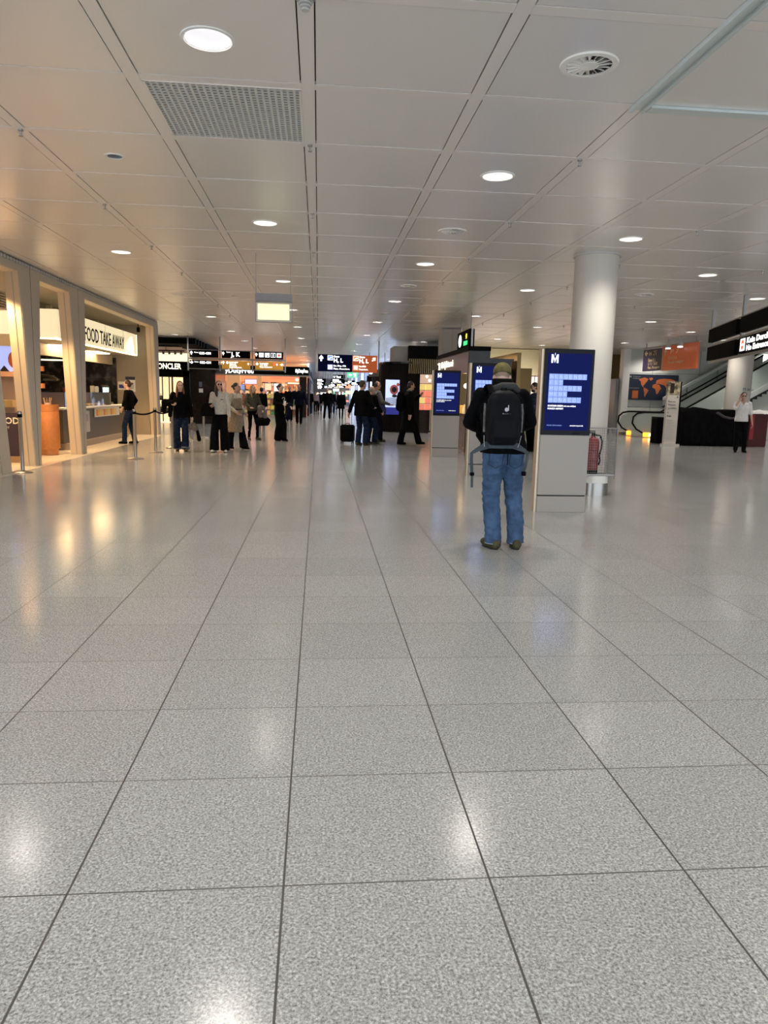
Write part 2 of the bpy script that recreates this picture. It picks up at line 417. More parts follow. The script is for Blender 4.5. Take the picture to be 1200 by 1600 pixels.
# air diffusers
def diffuser_tree():
    t = thing('air_diffuser', '', 'air diffuser')
    put('diffuser_plate', MB().lathe([(0.0001, -0.012), (0.06, -0.012), (0.062, 0.004)], n=32, cap=False).lathe([(0.150, 0.01), (0.150, -0.012), (0.185, -0.010), (0.19, 0.0)], n=40, cap=False), M_WHITEP, t, True, smooth=True)
    bl = MB()
    for i in range(16):
        a = 2*PI*i/16; b = a+0.30; r1, r2 = 0.055, 0.152
        v = [(r1*math.cos(a), r1*math.sin(a), -0.012), (r2*math.cos(a), r2*math.sin(a), -0.012), (r2*math.cos(b), r2*math.sin(b), 0.03), (r1*math.cos(b), r1*math.sin(b), 0.02)]
        bl.add(v + [(p[0], p[1], p[2]+0.002) for p in v], [(0, 1, 2, 3), (7, 6, 5, 4), (0, 4, 5, 1), (1, 5, 6, 2), (2, 6, 7, 3), (3, 7, 4, 0)])
    put('swirl_blades', bl, M_WHITEP, t, True)
    put('duct', MB().lathe([(0.15, 0.0), (0.15, 0.06), (0.0001, 0.061)], n=24, cap=False), mat('duct grey', (0.12, 0.12, 0.12), 0.7), t, True)
    return t
DL = {(1.5, -0.5): 'large white round swirl air diffuser in the ceiling nearest the viewer',
      (1.5, 3.5): 'white swirl air diffuser beyond the nearest one in the same panel row',
      (1.5, 7.5): 'third swirl air diffuser along the row, small and far, before the red-lit rail'}
D0 = None
for c in DIFF:
    t = copy_tree(D0) if D0 else diffuser_tree(); D0 = D0 or t
    x, y = cell(*c); t.location = (x, y, CEIL); t['label'] = DL.get(c, 'small far white swirl air diffuser in an outlying ceiling panel'); t['group'] = 'swirl air diffusers'
for i, c in enumerate(DARK):
    x, y = cell(*c); t = thing('ceiling_speaker', ['small dark unlit round fitting in the ceiling left of the grille', 'small dark round fitting in the far warm-toned ceiling', 'small dark round fitting in the ceiling right of the white column'][i], 'ceiling speaker', (x, y, CEIL), group='dark round ceiling fittings')
    put('trim_ring', MB().lathe([(0.07, 0.01), (0.07, -0.006), (0.092, -0.006), (0.095, 0.0)], n=24, cap=False), M_WHITEP, t, True, smooth=True)
    put('dark_cone', MB().lathe([(0.07, 0.0), (0.055, 0.04), (0.02, 0.03), (0.0001, 0.02)], n=24, cap=False), M_GREY, t, True, smooth=True)

# metal grille panel
t = thing('ceiling_grille', 'square perforated grey metal grille panel in the ceiling', 'ceiling grille', (PX-PP/2, PY+PP/2, CEIL))
g = MB(); xa, xb, ya, yb = PX-PP+hw+gx, PX-hw-gx, PY+hw+gy, PY+PP-hw-gy
n = 24
for i in range(n+1):
    x = xa+(xb-xa)*i/n; y = ya+(yb-ya)*i/n
    g.box(x-0.009, x+0.009, ya, yb, CEIL-0.003, CEIL+0.006); g.box(xa, xb, y-0.009, y+0.009, CEIL-0.0025, CEIL+0.005)
put('grille_mesh', g, mat('galvanised mesh', (0.62, 0.63, 0.60), 0.45, 0.2), t)
g = MB()
for a, b, c, d in ((xa-.006, xb+.006, ya-.006, ya+.012), (xa-.006, xb+.006, yb-.012, yb+.006), (xa-.006, xa+.012, ya, yb), (xb-.012, xb+.006, ya, yb)): g.box(a, b, c, d, CEIL-0.006, CEIL+0.01)
put('grille_frame', g, M_RAIL, t)
put('filter_backing', MB().box(xa, xb, ya, yb, CEIL+0.04, CEIL+0.05), mat('filter grey', (0.16, 0.16, 0.15), 0.8), t)

# light aluminium track in the ceiling joint, upper right
x = PX+2*PP
t = thing('ceiling_track', 'pale aluminium track fixed in the ceiling joint, upper right', 'track', (x, 4.0, CEIL))
put('long_rail', MB().box(x-0.055, x-0.03, Y0+1, PY+0.03, CEIL-0.035, CEIL).box(x+0.03, x+0.055, Y0+1, PY+0.03, CEIL-0.035, CEIL).box(x-0.03, x+0.03, Y0+1, PY+0.03, CEIL-0.012, CEIL-0.002), mat('pale track', (0.60, 0.65, 0.65), 0.35, 0.2), t)
put('cross_rail', MB().box(x+0.08, x+5*PP, PY-0.05, PY+0.05, CEIL-0.02, CEIL), mat('pale track', (0, 0, 0)), t)

# sprinklers at rail crossings
def sprinkler():
    t = thing('sprinkler', '', 'sprinkler')
    put('sprinkler_head', MB().lathe([(0.022, 0.0), (0.022, -0.012), (0.009, -0.016), (0.008, -0.05), (0.018, -0.052), (0.018, -0.056), (0.0001, -0.058)], n=12), M_STEEL, t, True, smooth=True)
    return t
s0 = None
SP = {(0, 1): 'small brass sprinkler head on the central ceiling rail just beyond the grille', (2, 1): 'small sprinkler head at the rail crossing right of the second nearest downlight'}
for k in (-4, -2, 0, 2, 4, 6, 8):
    for m in (1, 3, 5, 7, 9, 11, 13):
        if k == -4 and m < 15: continue
        t = copy_tree(s0) if s0 else sprinkler(); s0 = s0 or t
        x, y = cell(k, m); t.location = (x, y, CEIL-0.003)
        t['label'] = SP.get((k, m), 'tiny sprinkler head hanging from a far crossing of the ceiling rails'); t['group'] = 'ceiling sprinklers'
# ribbed dome sensor at the top edge
t = thing('smoke_detector', 'small ribbed grey round detector hanging at the top edge, on the central rail', 'detector', (-0.09, 4.42, CEIL))
put('detector_base', MB().lathe([(0.055, 0.0), (0.055, -0.02), (0.045, -0.022)], n=20), M_GREY, t, True, smooth=True)
for i in range(4): put('rib', MB().lathe([(0.02, -0.022-0.014*i), (0.045-0.007*i, -0.026-0.014*i), (0.045-0.007*i, -0.031-0.014*i), (0.02, -0.035-0.014*i)], n=20), M_LGREY, t, True, smooth=True)

# ------------------------------------------------------------------ left: food stall facade
XF = -5.15; XI = -5.40
fr = MB()
ops = [[(8.0, 0), (8.0, 3.4), (11.5, 3.4), (12.45, 0)],           # solid part before the first leaning post
       [(11.6, 3.4), (12.2, 3.4), (12.66, 0), (12.3, 0)],
       [(13.41, 3.4), (14.34, 3.4), (13.98, 0), (13.73, 0)],
       [(16.0, 3.4), (16.96, 3.4), (16.66, 0), (16.36, 0)],
       [(23.72, 3.4), (24.33, 3.4), (24.37, 0), (24.10, 0)]]
fr.prism(ops[1], XF, XI, 'x'); fr.prism(ops[2], XF, XI, 'x'); fr.prism(ops[3], XF, XI, 'x'); fr.prism(ops[4], XF, XI, 'x')
fr.box(XI, XF, 8.0, 24.33, 3.4, 3.52)
struct('wall_left', fr, M_FRAME)
jb = MB()   # cream reveals of the openings
for q in (1, 2, 3, 4):
    p = ops[q]; a, b = p[0], p[3]; c, d = p[1], p[2]
    for (y0_, z0_), (y1_, z1_), sg in ((a, b, -1), (c, d, 1)):
        for xa, xb in ((XF-0.02, XF-0.11), (XF-0.13, XI-0.0)):
            jb.add([(xa, y0_+sg*0.006, z0_), (xb, y0_+sg*0.006, z0_), (xb, y1_+sg*0.006, z1_), (xa, y1_+sg*0.006, z1_), (xa, y0_-sg*.01, z0_), (xb, y0_-sg*.01, z0_), (xb, y1_-sg*.01, z1_), (xa, y1_-sg*.01, z1_)], [(0, 1, 2, 3), (4, 5, 6, 7), (0, 1, 5, 4), (2, 3, 7, 6), (0, 3, 7, 4), (1, 2, 6, 5)])
for ya, yb in ((12.2, 13.41), (14.34, 16.0), (16.96, 23.72)): jb.box(XI, XF-0.02, ya, yb, 3.385, 3.399)
struct('trim_1', jb, M_JAMB)
sm = MB()
for ya, za, yb, zb in ((13.90, 3.52, 13.86, 0), (16.5, 3.52, 16.52, 0)): sm.add([(XF+.001, ya-.008, za), (XF+.001, ya+.008, za), (XF+.001, yb+.008, zb), (XF+.001, yb-.008, zb)], [(0, 1, 2, 3)])
struct('trim_2', sm, M_VOID)
sl = MB().box(XI, XF-0.03, 8, 24.33, 3.52, 3.60)
struct('trim_3', sl, M_VOID)
sl = MB()
y = 8.1
while y < 24.3: sl.box(XF-0.03, XF-0.005, y, y+0.07, 3.53, 3.585); y += 0.125
struct('trim_4', sl, M_LGREY)
# shop shell
struct('wall_left', MB().box(-9.7, -9.6, 7.0, 24.4, 0, 3.5), M_BEIGE)
struct('wall_back', MB().box(-9.6, -5.42, 24.1, 24.25, 0, 3.45), mat('taupe shop wall', (0.33, 0.28, 0.205), 0.5))
struct('wall_back', MB().box(-5.42, -5.16, 24.2, 24.33, 0, 3.4), M_FRAME)
struct('wall_front', MB().box(-9.6, -5.42, 7.0, 7.1, 0, 3.45), M_BEIGE)
struct('ceiling', MB().box(-9.6, -5.42, 7.0, 24.25, 3.45, 3.5), M_BEIGE)
struct('ceiling', MB().box(-14, -5.4, 7.0, 24.3, 3.5, 3.6), M_FRAME)
def lamp_panel(x0, x1, y0, y1, z, m, label, group):
    t = thing('light_panel', label, 'light panel', ((x0+x1)/2, (y0+y1)/2, z), group=group)
    put('panel_frame', MB().box(x0-.03, x1+.03, y0-.03, y1+.03, z+0.001, z+0.03), M_WHITEP, t)
    put('diffuser', MB().box(x0, x1, y0, y1, z-0.015, z), m, t)
    return t
for i, (y, lab) in enumerate(((13.4, 'high over the poster bench'), (15.2, 'high behind the round orange stand'), (19.0, 'over the serving counter, near end'), (21.6, 'over the serving counter, far end'))):  # panels added to warm the stall interior and light its counter
    lamp_panel(*((-7.9, -7.1) if i < 2 else (-6.9, -6.1)), y-0.6, y+0.6, 3.40 if i < 2 else 2.46, M_WARMP, 'added warm glowing panel in the food stall, '+lab, 'added warm light panels of the food stall')
spt = bpy.data.lights.new('added stall spot', 'SPOT'); spt.energy = 450; spt.color = (1, 0.62, 0.30); spt.spot_size = math.radians(100); spt.spot_blend = 0.5; spt.shadow_soft_size = 0.06  # spotlights added to throw warm light on the floor by the stall
def added_spot(x, y, z, tgt, label, light=spt):
    t = thing('added_spotlight', label, 'spotlight', (x, y, z), group='added spotlights of the food stall')
    put('spot_body', MB().lathe([(0.045, 0), (0.05, -0.02), (0.05, -0.14), (0.042, -0.14), (0.03, -0.1), (0.0001, -0.1)], n=16, cap=False), M_BLACK, t, True, smooth=True)
    put('spot_stem', MB().box(-.01, .01, -.01, .01, 0, 0.1), M_BLACK, t, True)
    lo = bpy.data.objects.new('spot_beam', light); COL.objects.link(lo); lo.parent = t; lo.location = (0, 0, -0.15)
    d = Vector(tgt)-Vector((x, y, z)); lo.rotation_euler = d.to_track_quat('-Z', 'Y').to_euler()
added_spot(-5.75, 13.2, 3.32, (-4.6, 13.0, 0), 'added black spotlight above the first opening of the food stall')
added_spot(-5.75, 15.3, 3.32, (-4.6, 15.0, 0), 'added black spotlight above the orange stand')
added_spot(-5.52, 17.4, 3.32, (-5.0, 18.3, 0), 'added black spotlight in front of the lit menu fascia, near end')
added_spot(-5.52, 23.3, 3.32, (-5.0, 21.8, 0), 'added black spotlight in front of the lit menu fascia, far end')

# lit hood with FOOD TAKE AWAY
M_HOOD = mat('lit cream hood', (0.6, 0.55, 0.42), 0.8, spec=.05, emis=(1.0, 0.84, 0.52), es=0.62)
M_HOODE = mat('bright cream strip', (0.9, 0.85, 0.7), 0.5, emis=(1.0, 0.88, 0.55), es=1.7)
t = thing('illuminated_fascia', 'long glowing cream fascia reading FOOD TAKE AWAY above the stall counter', 'lit sign', (-5.9, 20.3, 2.48))
put('side_panel', MB().box(-5.78, -5.70, 16.8, 23.8, 2.50, 3.13), M_HOOD, t)
put('end_panel', MB().box(-9.5, -5.781, 16.8, 16.88, 2.50, 3.13), M_HOOD, t)
e = MB().box(-5.79, -5.695, 16.79, 23.81, 2.485, 2.515).box(-9.5, -5.70, 16.79, 16.87, 2.485, 2.515).box(-5.79, -5.69, 23.77, 23.81, 2.5, 3.13)
put('light_strip', e, M_HOODE, t)
put('soffit', MB().box(-9.5, -5.80, 16.9, 23.8, 2.49, 2.54), M_BEIGE, t)
put('support_panel', MB().box(-6.6, -6.5, 17.0, 23.97, 2.2, 2.485).box(-9.5, -6.5, 16.9, 17.0, 2.2, 2.485), M_JAMB, t)
me = text_mesh('FOOD TAKE AWAY', 0.49, 0.008, width=3.65, bold=0.003)
me.transform(Matrix.Translation((-5.693, 18.6, 2.60)) @ Matrix(((0, 0, 1), (1, 0, 0), (0, 1, 0))).to_4x4()); me.materials.clear(); me.materials.append(M_BLACK)
put('lettering', me, None, t)
seam = MB()
for y in (18.6, 20.4, 22.2): seam.box(-5.699, -5.694, y-.006, y+.006, 2.51, 3.12)
for x in (-6.6, -7.3): seam.box(x-.006, x+.006, 16.795, 16.80, 2.51, 3.12)
put('seam', seam, M_JAMB, t)

# marble panel on far wall, wall above
M_MARB = noisy(mat('black marble', (0.03, 0.03, 0.03), 0.25), 3.0, (0.006, 0.006, 0.0065), (0.13, 0.12, 0.115), detail=8, lohi=(0.5, 0.78))
t = thing('wall_cladding', 'black veined marble wall panel behind the food counter', 'wall panel', (-7.9, 24.06, 0.9))
put('slab', MB().box(-9.5, -6.42, 24.04, 24.098, 0.9, 2.42), M_MARB, t)
put('light_strip', MB().box(-9.3, -7.95, 24.0, 24.04, 2.28, 2.32), M_HOODE, t)
t = thing('wall_niche', 'grey recess panels above the lit food fascia', 'wall panels', (-6.9, 22.5, 3.1))
put('upper_panel', MB().box(-6.75, -6.68, 17.2, 23.7, 2.56, 3.44), mat('umber panel', (0.17, 0.14, 0.10), 0.5), t)
put('rib', MB().box(-6.68, -6.55, 18.9, 19.0, 2.56, 3.44).box(-6.68, -6.55, 21.2, 21.3, 2.56, 3.44).box(-6.68, -6.50, 22.6, 22.7, 2.56, 3.44), M_BEIGE, t)
# wall signs
for i, (x, z, w_, h_, c, lab, hdr) in enumerate(((-6.28, 1.55, 0.22, 0.26, (0.03, 0.05, 0.25), 'small blue pictogram notice on the taupe wall of the food stall', None), (-6.0, 1.58, 0.30, 0.42, (0.5, 0.48, 0.45), 'white notice with a dark header on the taupe wall of the food stall', (0.02, 0.02, 0.06)))):
    t = thing('wall_notice', lab, 'notice', (x, 24.08, z))
    put('plate', MB().box(x-w_/2, x+w_/2, 24.07, 24.1, z-h_/2, z+h_/2), M_WHITEP, t)
    put('printed_area', MB().box(x-w_*.35, x+w_*.35, 24.066, 24.071, z-h_*.3, z+h_*.15), mat('print %d' % i, c, 0.5), t)
    if hdr: put('header', MB().box(x-w_/2, x+w_/2, 24.06, 24.069, z+h_*.38, z+h_*.62), mat('dark header', hdr, 0.5), t)

# counter
t = thing('serving_counter', 'dark olive food counter with pale stone top and plinth', 'counter', (-6.4, 20.5, 0))
put('counter_body', MB().box(-7.0, -5.85, 17.3, 22.9, 0.16, 0.94), mat('olive counter', (0.095, 0.075, 0.045), 0.45), t)
put('plinth', MB().box(-6.95, -5.80, 17.4, 22.85, 0.0, 0.16), mat('stone plinth', (0.36, 0.29, 0.22), 0.5), t)
put('worktop', MB().bbox(-7.05, -5.78, 17.2, 22.95, 0.94, 0.985, 0.008), M_WHITEP, t)
t = thing('glass_display', 'glass display case of pastries on the food counter', 'display case', (-6.2, 19.6, 0.985))
put('glass_front', MB().box(-5.90, -5.89, 17.6, 21.4, 0.985, 1.33), M_GLASS, t)
put('glass_top', MB().box(-6.4, -5.88, 17.6, 21.4, 1.33, 1.342), M_GLASS, t)
put('shelf_frame', MB().box(-6.42, -6.40, 17.6, 21.4, 0.985, 1.34).box(-6.4, -5.89, 17.6, 17.62, 0.985, 1.33).box(-6.4, -5.89, 21.38, 21.4, 0.985, 1.33), M_STEEL, t)
M_PAST = [noisy(mat('crust %d' % i, c, 0.6), 30, tuple(q*.7 for q in c), tuple(q*1.2 for q in c)) for i, c in enumerate(((0.55, 0.27, 0.08), (0.62, 0.38, 0.13), (0.75, 0.5, 0.12)))]
base = []
for i in range(3):
    m_ = MB().ell((0, 0, 0.032), (0.05, 0.085, 0.032), n=12); m_.ell((0.0, 0.05, 0.03), (0.035, 0.04, 0.026), n=10)
    base.append(m_.mesh('pastry', [M_PAST[i]], smooth='full'))
for i in range(26):
    o = bpy.data.objects.new('pastry', base[i % 3]); COL.objects.link(o); o.location = (-6.02-0.16*(i % 2), 17.75+0.14*i, 0.985); o.rotation_euler = (0, 0, random.random()*3)
    props(o, 'golden pastry lying in the glass case on the food counter', 'pastry', 'pastries in the food counter case')
def jar(x, y, z, r, h, body, lid, label, group):
    t = thing('storage_jar', label, 'jar', (x, y, z), group=group)
    put('jar_body', MB().lathe([(r*.9, 0), (r, .01), (r, h*.8), (r*.8, h*.86)], n=14), body, t, True, smooth=True)
    put('lid', MB().lathe([(r*.85, h*.86), (r*.85, h), (0.001, h+.003)], n=14), lid, t, True, smooth=True)
M_YEL = mat('yellow plastic', (0.75, 0.45, 0.03), 0.4); M_CREAMP = mat('cream plastic', (0.6, 0.54, 0.42), 0.4)
for i, (y, b, r, h, lab) in enumerate(((19.4, M_YEL, .05, .14, 'yellow jar on the glass case of the food counter'), (20.6, M_CREAMP, .06, .2, 'cream canister beside the yellow jar on the counter'), (21.0, M_WHITEP, .05, .16, 'white cup tower on the food counter'), (18.4, M_RED, .05, .12, 'red jar on the food counter, nearest the orange stand'), (21.9, M_WHITEP, .07, .16, 'white tub at the far end of the food counter'))):
    jar(-6.15, y, 1.342 if y < 21.4 else 0.985, r, h, b, M_BLACK if i % 2 else M_WHITEP, lab, 'jars on the food counter')
# front board with food pictures, waste flap
t = thing('menu_board', 'orange and yellow food picture board hung on the counter front', 'menu board', (-5.8, 20.5, 0.72))
put('board', MB().box(-5.835, -5.80, 19.6, 21.9, 0.70, 0.93), M_WHITEP, t)
pm = MB()
for i in range(9): pm.box(-5.80, -5.795, 19.66+i*.22, 19.84+i*.22, 0.73, 0.90, i % 3)
put('picture', pm, [mat('orange print', (0.75, 0.28, 0.05), .5), mat('yellow print', (0.85, 0.55, 0.05), .5), mat('pale print', (0.8, 0.6, 0.35), .5)], t)
t = thing('waste_flap', 'pale square bin panel in the counter front, near end', 'bin panel', (-5.83, 18.0, 0.4))
put('panel', MB().bbox(-5.86, -5.81, 17.75, 19.15, 0.35, 0.88, 0.01), M_LGREY, t)
put('flap', MB().bbox(-5.812, -5.80, 17.9, 19.0, 0.62, 0.8, 0.004), M_ALU, t)
# coffee machine and card terminal
t = thing('coffee_machine', 'black coffee machine at the far end of the food counter', 'coffee machine', (-6.5, 22.3, 0.985))
put('machine_body', MB().bbox(-6.9, -6.3, 22.0, 22.8, 1.06, 1.55, 0.03), M_BLACKG, t); put('drip_tray', MB().bbox(-6.9, -6.2, 22.0, 22.8, 0.985, 1.05, 0.01), M_STEEL, t)
put('group_head', MB().lathe([(0.04, 0), (0.04, 0.07)], (-6.25, 22.2, 1.2), 12).lathe([(0.04, 0), (0.04, 0.07)], (-6.25, 22.55, 1.2), 12), M_STEEL, t, smooth=True)
t = thing('cash_register', 'white screened till on the counter beside the waiting customer', 'cash register', (-6.1, 21.6, 0.985))
put('till_stand', MB().box(-6.2, -6.1, 21.6, 21.7, 0.985, 1.25), M_BLACK, t)
put('till_screen', MB().prism([(21.45, 1.2), (21.85, 1.2), (21.85, 1.48), (21.45, 1.48)], -6.12, -6.06, 'x'), mat('till glow', (.7, .8, .85), .3, emis=(.6, .8, .9), es=.7), t)
for i, (y, lab) in enumerate(((18.3, 'nearer'), (20.4, 'farther'))):
    t = thing('pendant_hood', 'black round pendant hood over the food counter, the %s one' % lab, 'pendant lamp', (-7.0, y, 1.75))
    put('hood_shade', MB().lathe([(0.42, 0), (0.45, 0.05), (0.3, 0.14), (0.04, 0.17)], (-7.4, y, 1.62), 24), M_BLACKG, t, smooth=True)
    put('cord', MB().tube([(-7.4, y, 1.79), (-7.4, y, 2.49)], 0.008, 6), M_BLACK, t)
t = thing('bottle_rack', 'chrome rack of small containers behind the orange stand', 'rack', (-7.2, 18.6, 1.2))
g = MB().box(-7.8, -7.15, 17.6, 17.9, 1.18, 1.2).box(-7.8, -7.15, 17.6, 17.9, 1.36, 1.375)
for x in (-7.79, -7.16): g.box(x-.01, x+.01, 17.6, 17.62, 0.985, 1.4)
put('rack_frame', g, M_STEEL, t)
put('back_counter', MB().box(-9.0, -7.2, 17.3, 17.9, 0, 0.985), M_BLACK, t)
for i in range(6):
    jar(-7.72+.10*i, 17.75, 1.2, .035, .12, [M_CREAMP, M_RED, M_WHITEP][i % 3], M_BLACK, 'small container on the chrome rack behind the orange stand', 'containers on the chrome rack')

# orange round stand
M_OR = noisy(mat('orange lacquer', (0.62, 0.24, 0.07), 0.45), 12, (0.58, 0.22, 0.06), (0.66, 0.26, 0.08))
t = thing('orange_stand', 'round orange condiment stand with pole and discs outside the food stall', 'stand', (-5.78, 16.1, 0))
cx, cy = -5.82, 16.2
put('drum', MB().lathe([(0.25, 0.14), (0.255, 0.15), (0.255, 0.92), (0.25, 0.93)], (cx, cy, 0), 32), M_OR, t, smooth=True)
put('plinth', MB().lathe([(0.21, 0), (0.21, 0.14)], (cx, cy, 0), 32), M_OR, t, smooth=True)
put('rim', MB().lathe([(0.235, 0.93), (0.255, 0.93), (0.255, 1.08), (0.235, 1.08)], (cx, cy, 0), 32, cap=False), M_OR, t, smooth=True)
put('pole', MB().lathe([(0.045, 0.93), (0.045, 3.4)], (cx-0.13, cy, 0), 16), M_OR, t, smooth=True)
for z in (1.42, 1.78): put('disc', MB().lathe([(0.13, z), (0.13, z+0.10)], (cx-0.13, cy, 0), 24), M_OR, t, smooth=True)
t = thing('cutlery_pot', 'pale pot of wooden cutlery on the round orange stand', 'pot', (cx+.06, cy-.05, 0.93))
put('pot', MB().lathe([(0.055, 0.005), (0.07, .02), (0.07, 0.19), (0.062, 0.19), (0.062, .03)], (cx+.06, cy-.05, 0.925), 18, cap=False), mat('pinkish ceramic', (.65, .5, .42), .5), t, smooth=True)
for i in range(9):
    a = i*0.7; put('wooden_spoon', MB().tube([(cx+.06+.02*math.cos(a), cy-.05+.02*math.sin(a), 0.96), (cx+.06+.085*math.cos(a), cy-.05+.085*math.sin(a), 1.22)], (.007, .007), 6), mat('pale wood', (.6, .42, .22), .6), t)

# poster corner behind the first opening
t = thing('poster_wall', 'pale blue lit picture wall with pink rim behind the first stall opening', 'picture wall', (-6.6, 15.7, 0))
put('picture', MB().box(-8.6, -6.12, 15.66, 15.7, 1.74, 2.25), mat('picture blue', (.3, .4, .8), .4, emis=(.30, .38, .85), es=.75), t)
pk = MB().ell((-6.2, 15.65, 1.98), (0.12, 0.012, 0.17)).ell((-6.85, 15.65, 1.9), (0.08, 0.012, 0.1))
put('picture_motif', pk, mat('motif red brown', (.35, .09, .04), .6), t)
put('skyline', MB().prism([(-6.5, 1.74), (-6.4, 1.86), (-6.3, 1.74)], 15.64, 15.66, 'y').prism([(-6.25, 1.74), (-6.15, 1.80), (-6.12, 1.74)], 15.64, 15.66, 'y'), M_VOID, t)
put('rim_shelf', MB().box(-8.6, -6.12, 15.5, 15.7, 1.64, 1.74), mat('salmon paint', (.62, .36, .24), .5), t)
put('lower_panel', MB().box(-8.6, -6.12, 15.6, 15.7, 1.17, 1.64), mat('lilac grey panel', (.27, .22, .22), .5), t)
put('valance', MB().box(-8.6, -6.12, 15.6, 15.7, 2.25, 2.49), M_JAMB, t)
put('counter_edge', MB().box(-8.6, -6.1, 15.2, 15.7, 1.03, 1.17), mat('ochre edge', (.50, .36, .17), .5), t)
put('under_panel', MB().box(-8.6, -6.1, 15.3, 15.7, 0.0, 1.03), mat('lilac grey panel', (0, 0, 0)), t)
t = thing('ceiling_light_fixture', 'slatted wooden panel with exit pictogram near the stall ceiling', 'ceiling fixture', (-6.8, 15.5, 2.9))
g = MB()
for i in range(7): g.box(-7.6, -6.2, 15.0, 15.6, 2.95+.05*i, 2.975+.05*i)
put('slats', g, M_JAMB, t)
put('exit_plate', MB().box(-6.45, -6.30, 14.7, 14.72, 2.62, 2.80), mat('green exit', (.0, .3, .1), .4, emis=(.45, .9, .6), es=.8), t)
put('plate_hanger', MB().box(-6.38, -6.36, 14.7, 14.72, 2.8, 3.44), M_STEEL, t)
t = thing('sign_board', 'dark purple floor board with pale lettering behind the nearest belt post', 'sign board', (-5.62, 13.75, 0))
put('board', MB().box(-6.25, -5.50, 14.4, 14.44, 0.12, 0.95), mat('aubergine board', (.035, .025, .05), .5), t)
put('board_foot', MB().box(-6.15, -5.5, 14.35, 14.5, 0.0, 0.12), mat('wood foot', (.3, .2, .12), .5), t)
text('lettering', 'FOOD', 0.17, M_WHITEP, (-6.16, 14.398, 0.74), (1, 0, 0), t, bold=.002); text('small_lettering', 'take away', 0.07, M_LGREY, (-6.14, 14.398, 0.66), (1, 0, 0), t)

# ------------------------------------------------------------------ information kiosks
def kiosk(x0, y0, label):
    W = 0.635; D = 0.16; t = thing('information_kiosk', label, 'information kiosk', (x0+W/2, y0+D/2, 0), group='digital information kiosks')
    X = lambda a: x0+a
    put('pedestal', MB().bbox(X(0), X(W), y0, y0+D, 0.222, 0.985, 0.004), M_KIOSK, t)
    put('base_plinth', MB().bbox(X(0), X(W), y0, y0+D, 0.0, 0.205, 0.004), M_KIOSK, t)
    put('shadow_gap', MB().box(X(0.01), X(W-.01), y0+.01, y0+D-.01, 0.205, 0.222), M_VOID, t)
    put('side_cheek', MB().box(X(-0.03), X(0), y0+.03, y0+D, 0.0, 2.045), mat('warm brushed metal', (0.52, 0.42, 0.31), 0.35, 0.6), t)
    put('display_housing', MB().bbox(X(0), X(W), y0-0.005, y0+D, 0.987, 2.05, 0.004), mat('bezel black', (.003, .003, .005), .35, spec=.15), t)
    sx, sz, sw, sh = X(0.035), 1.045, 0.565, 0.95; yf = y0-0.007
    scr = put('screen', MB().box(sx, sx+sw, yf, y0-.004, sz, sz+sh), M_SCREEN, t)
    # M logo: two heavy strokes meeting in a narrow valley with a small spire
    lx, lz, lh = sx+.045, sz+.83, .105; q = MB(); yb, yc = yf-.002, yf
    q.prism([(lx, lz), (lx+.022, lz), (lx+.022, lz+lh), (lx, lz+lh)], yb, yc, 'y').prism([(lx+.068, lz), (lx+.09, lz), (lx+.09, lz+lh), (lx+.068, lz+lh)], yb, yc, 'y')
    q.prism([(lx+.022, lz+lh), (lx+.022, lz+lh-.04), (lx+.045, lz), (lx+.045, lz+.045)], yb, yc, 'y').prism([(lx+.068, lz+lh), (lx+.045, lz+.045), (lx+.045, lz), (lx+.068, lz+lh-.04)], yb, yc, 'y')
    q.box(lx+.042, lx+.048, yb, yc, lz+lh-.012, lz+lh+.018)
    put('logo', q, mat('screen white', (.5, .5, .6), .3, emis=(.75, .85, 1), es=1.0), scr)
    tw, th = 0.0605, 0.0715; gx0, gz0 = sx+.03, sz+.70
    tl = MB(); rows = ['NIRGENDS', 'IST', 'MÜNCHEN', 'MEHR', 'MONACO.']
    for r, s_ in enumerate(rows):
        for c in range(len(s_)): tl.box(gx0+c*tw+.0015, gx0+(c+1)*tw-.0015, yf-.0015, yf, gz0-(r+1)*th+.0015, gz0-r*th-.0015)
    put('letter_tiles', tl, M_TILE, scr)
    for r, s_ in enumerate(rows):
        for c, ch in enumerate(s_): 
            if ch != '.': text('letter', ch, 0.062, M_TILED, (gx0+c*tw+.012, yf-.003, gz0-(r+1)*th+.014), (1, 0, 0), scr, thick=.001, bold=-.001)
    text('caption', 'SCHÖNER REISEN mit uns erleben', 0.03, M_TXT, (gx0, yf-.003, sz+.295), (1, 0, 0), scr, thick=.001, width=.36)
    text('caption', 'MUNICH AIRPORT', 0.03, M_TXT, (gx0, yf-.003, sz+.26), (1, 0, 0), scr, thick=.001, width=.20)
    text('footer_note', 'MEHR ERFAHREN', 0.02, M_TILE, (gx0, yf-.003, sz+.055), (1, 0, 0), scr, thick=.001, width=.19)
    text('footer_address', 'munich-airport.de', 0.022, M_TXT, (sx+.33, yf-.003, sz+.055), (1, 0, 0), scr, thick=.001, width=.17)
    text('plate_mark', '212101', 0.035, M_BLACK, (sx+.36, yf-.003, 1.0), (1, 0, 0), t, thick=.001)
    return t
kiosk(2.79, 8.90, 'nearest information kiosk with navy screen, in front of the white column')
kiosk(2.76, 13.05, 'information kiosk with navy screen half hidden behind the man with the backpack')
kiosk(2.73, 17.18, 'farthest and smallest of the navy-screen kiosks, left of the man with the backpack')

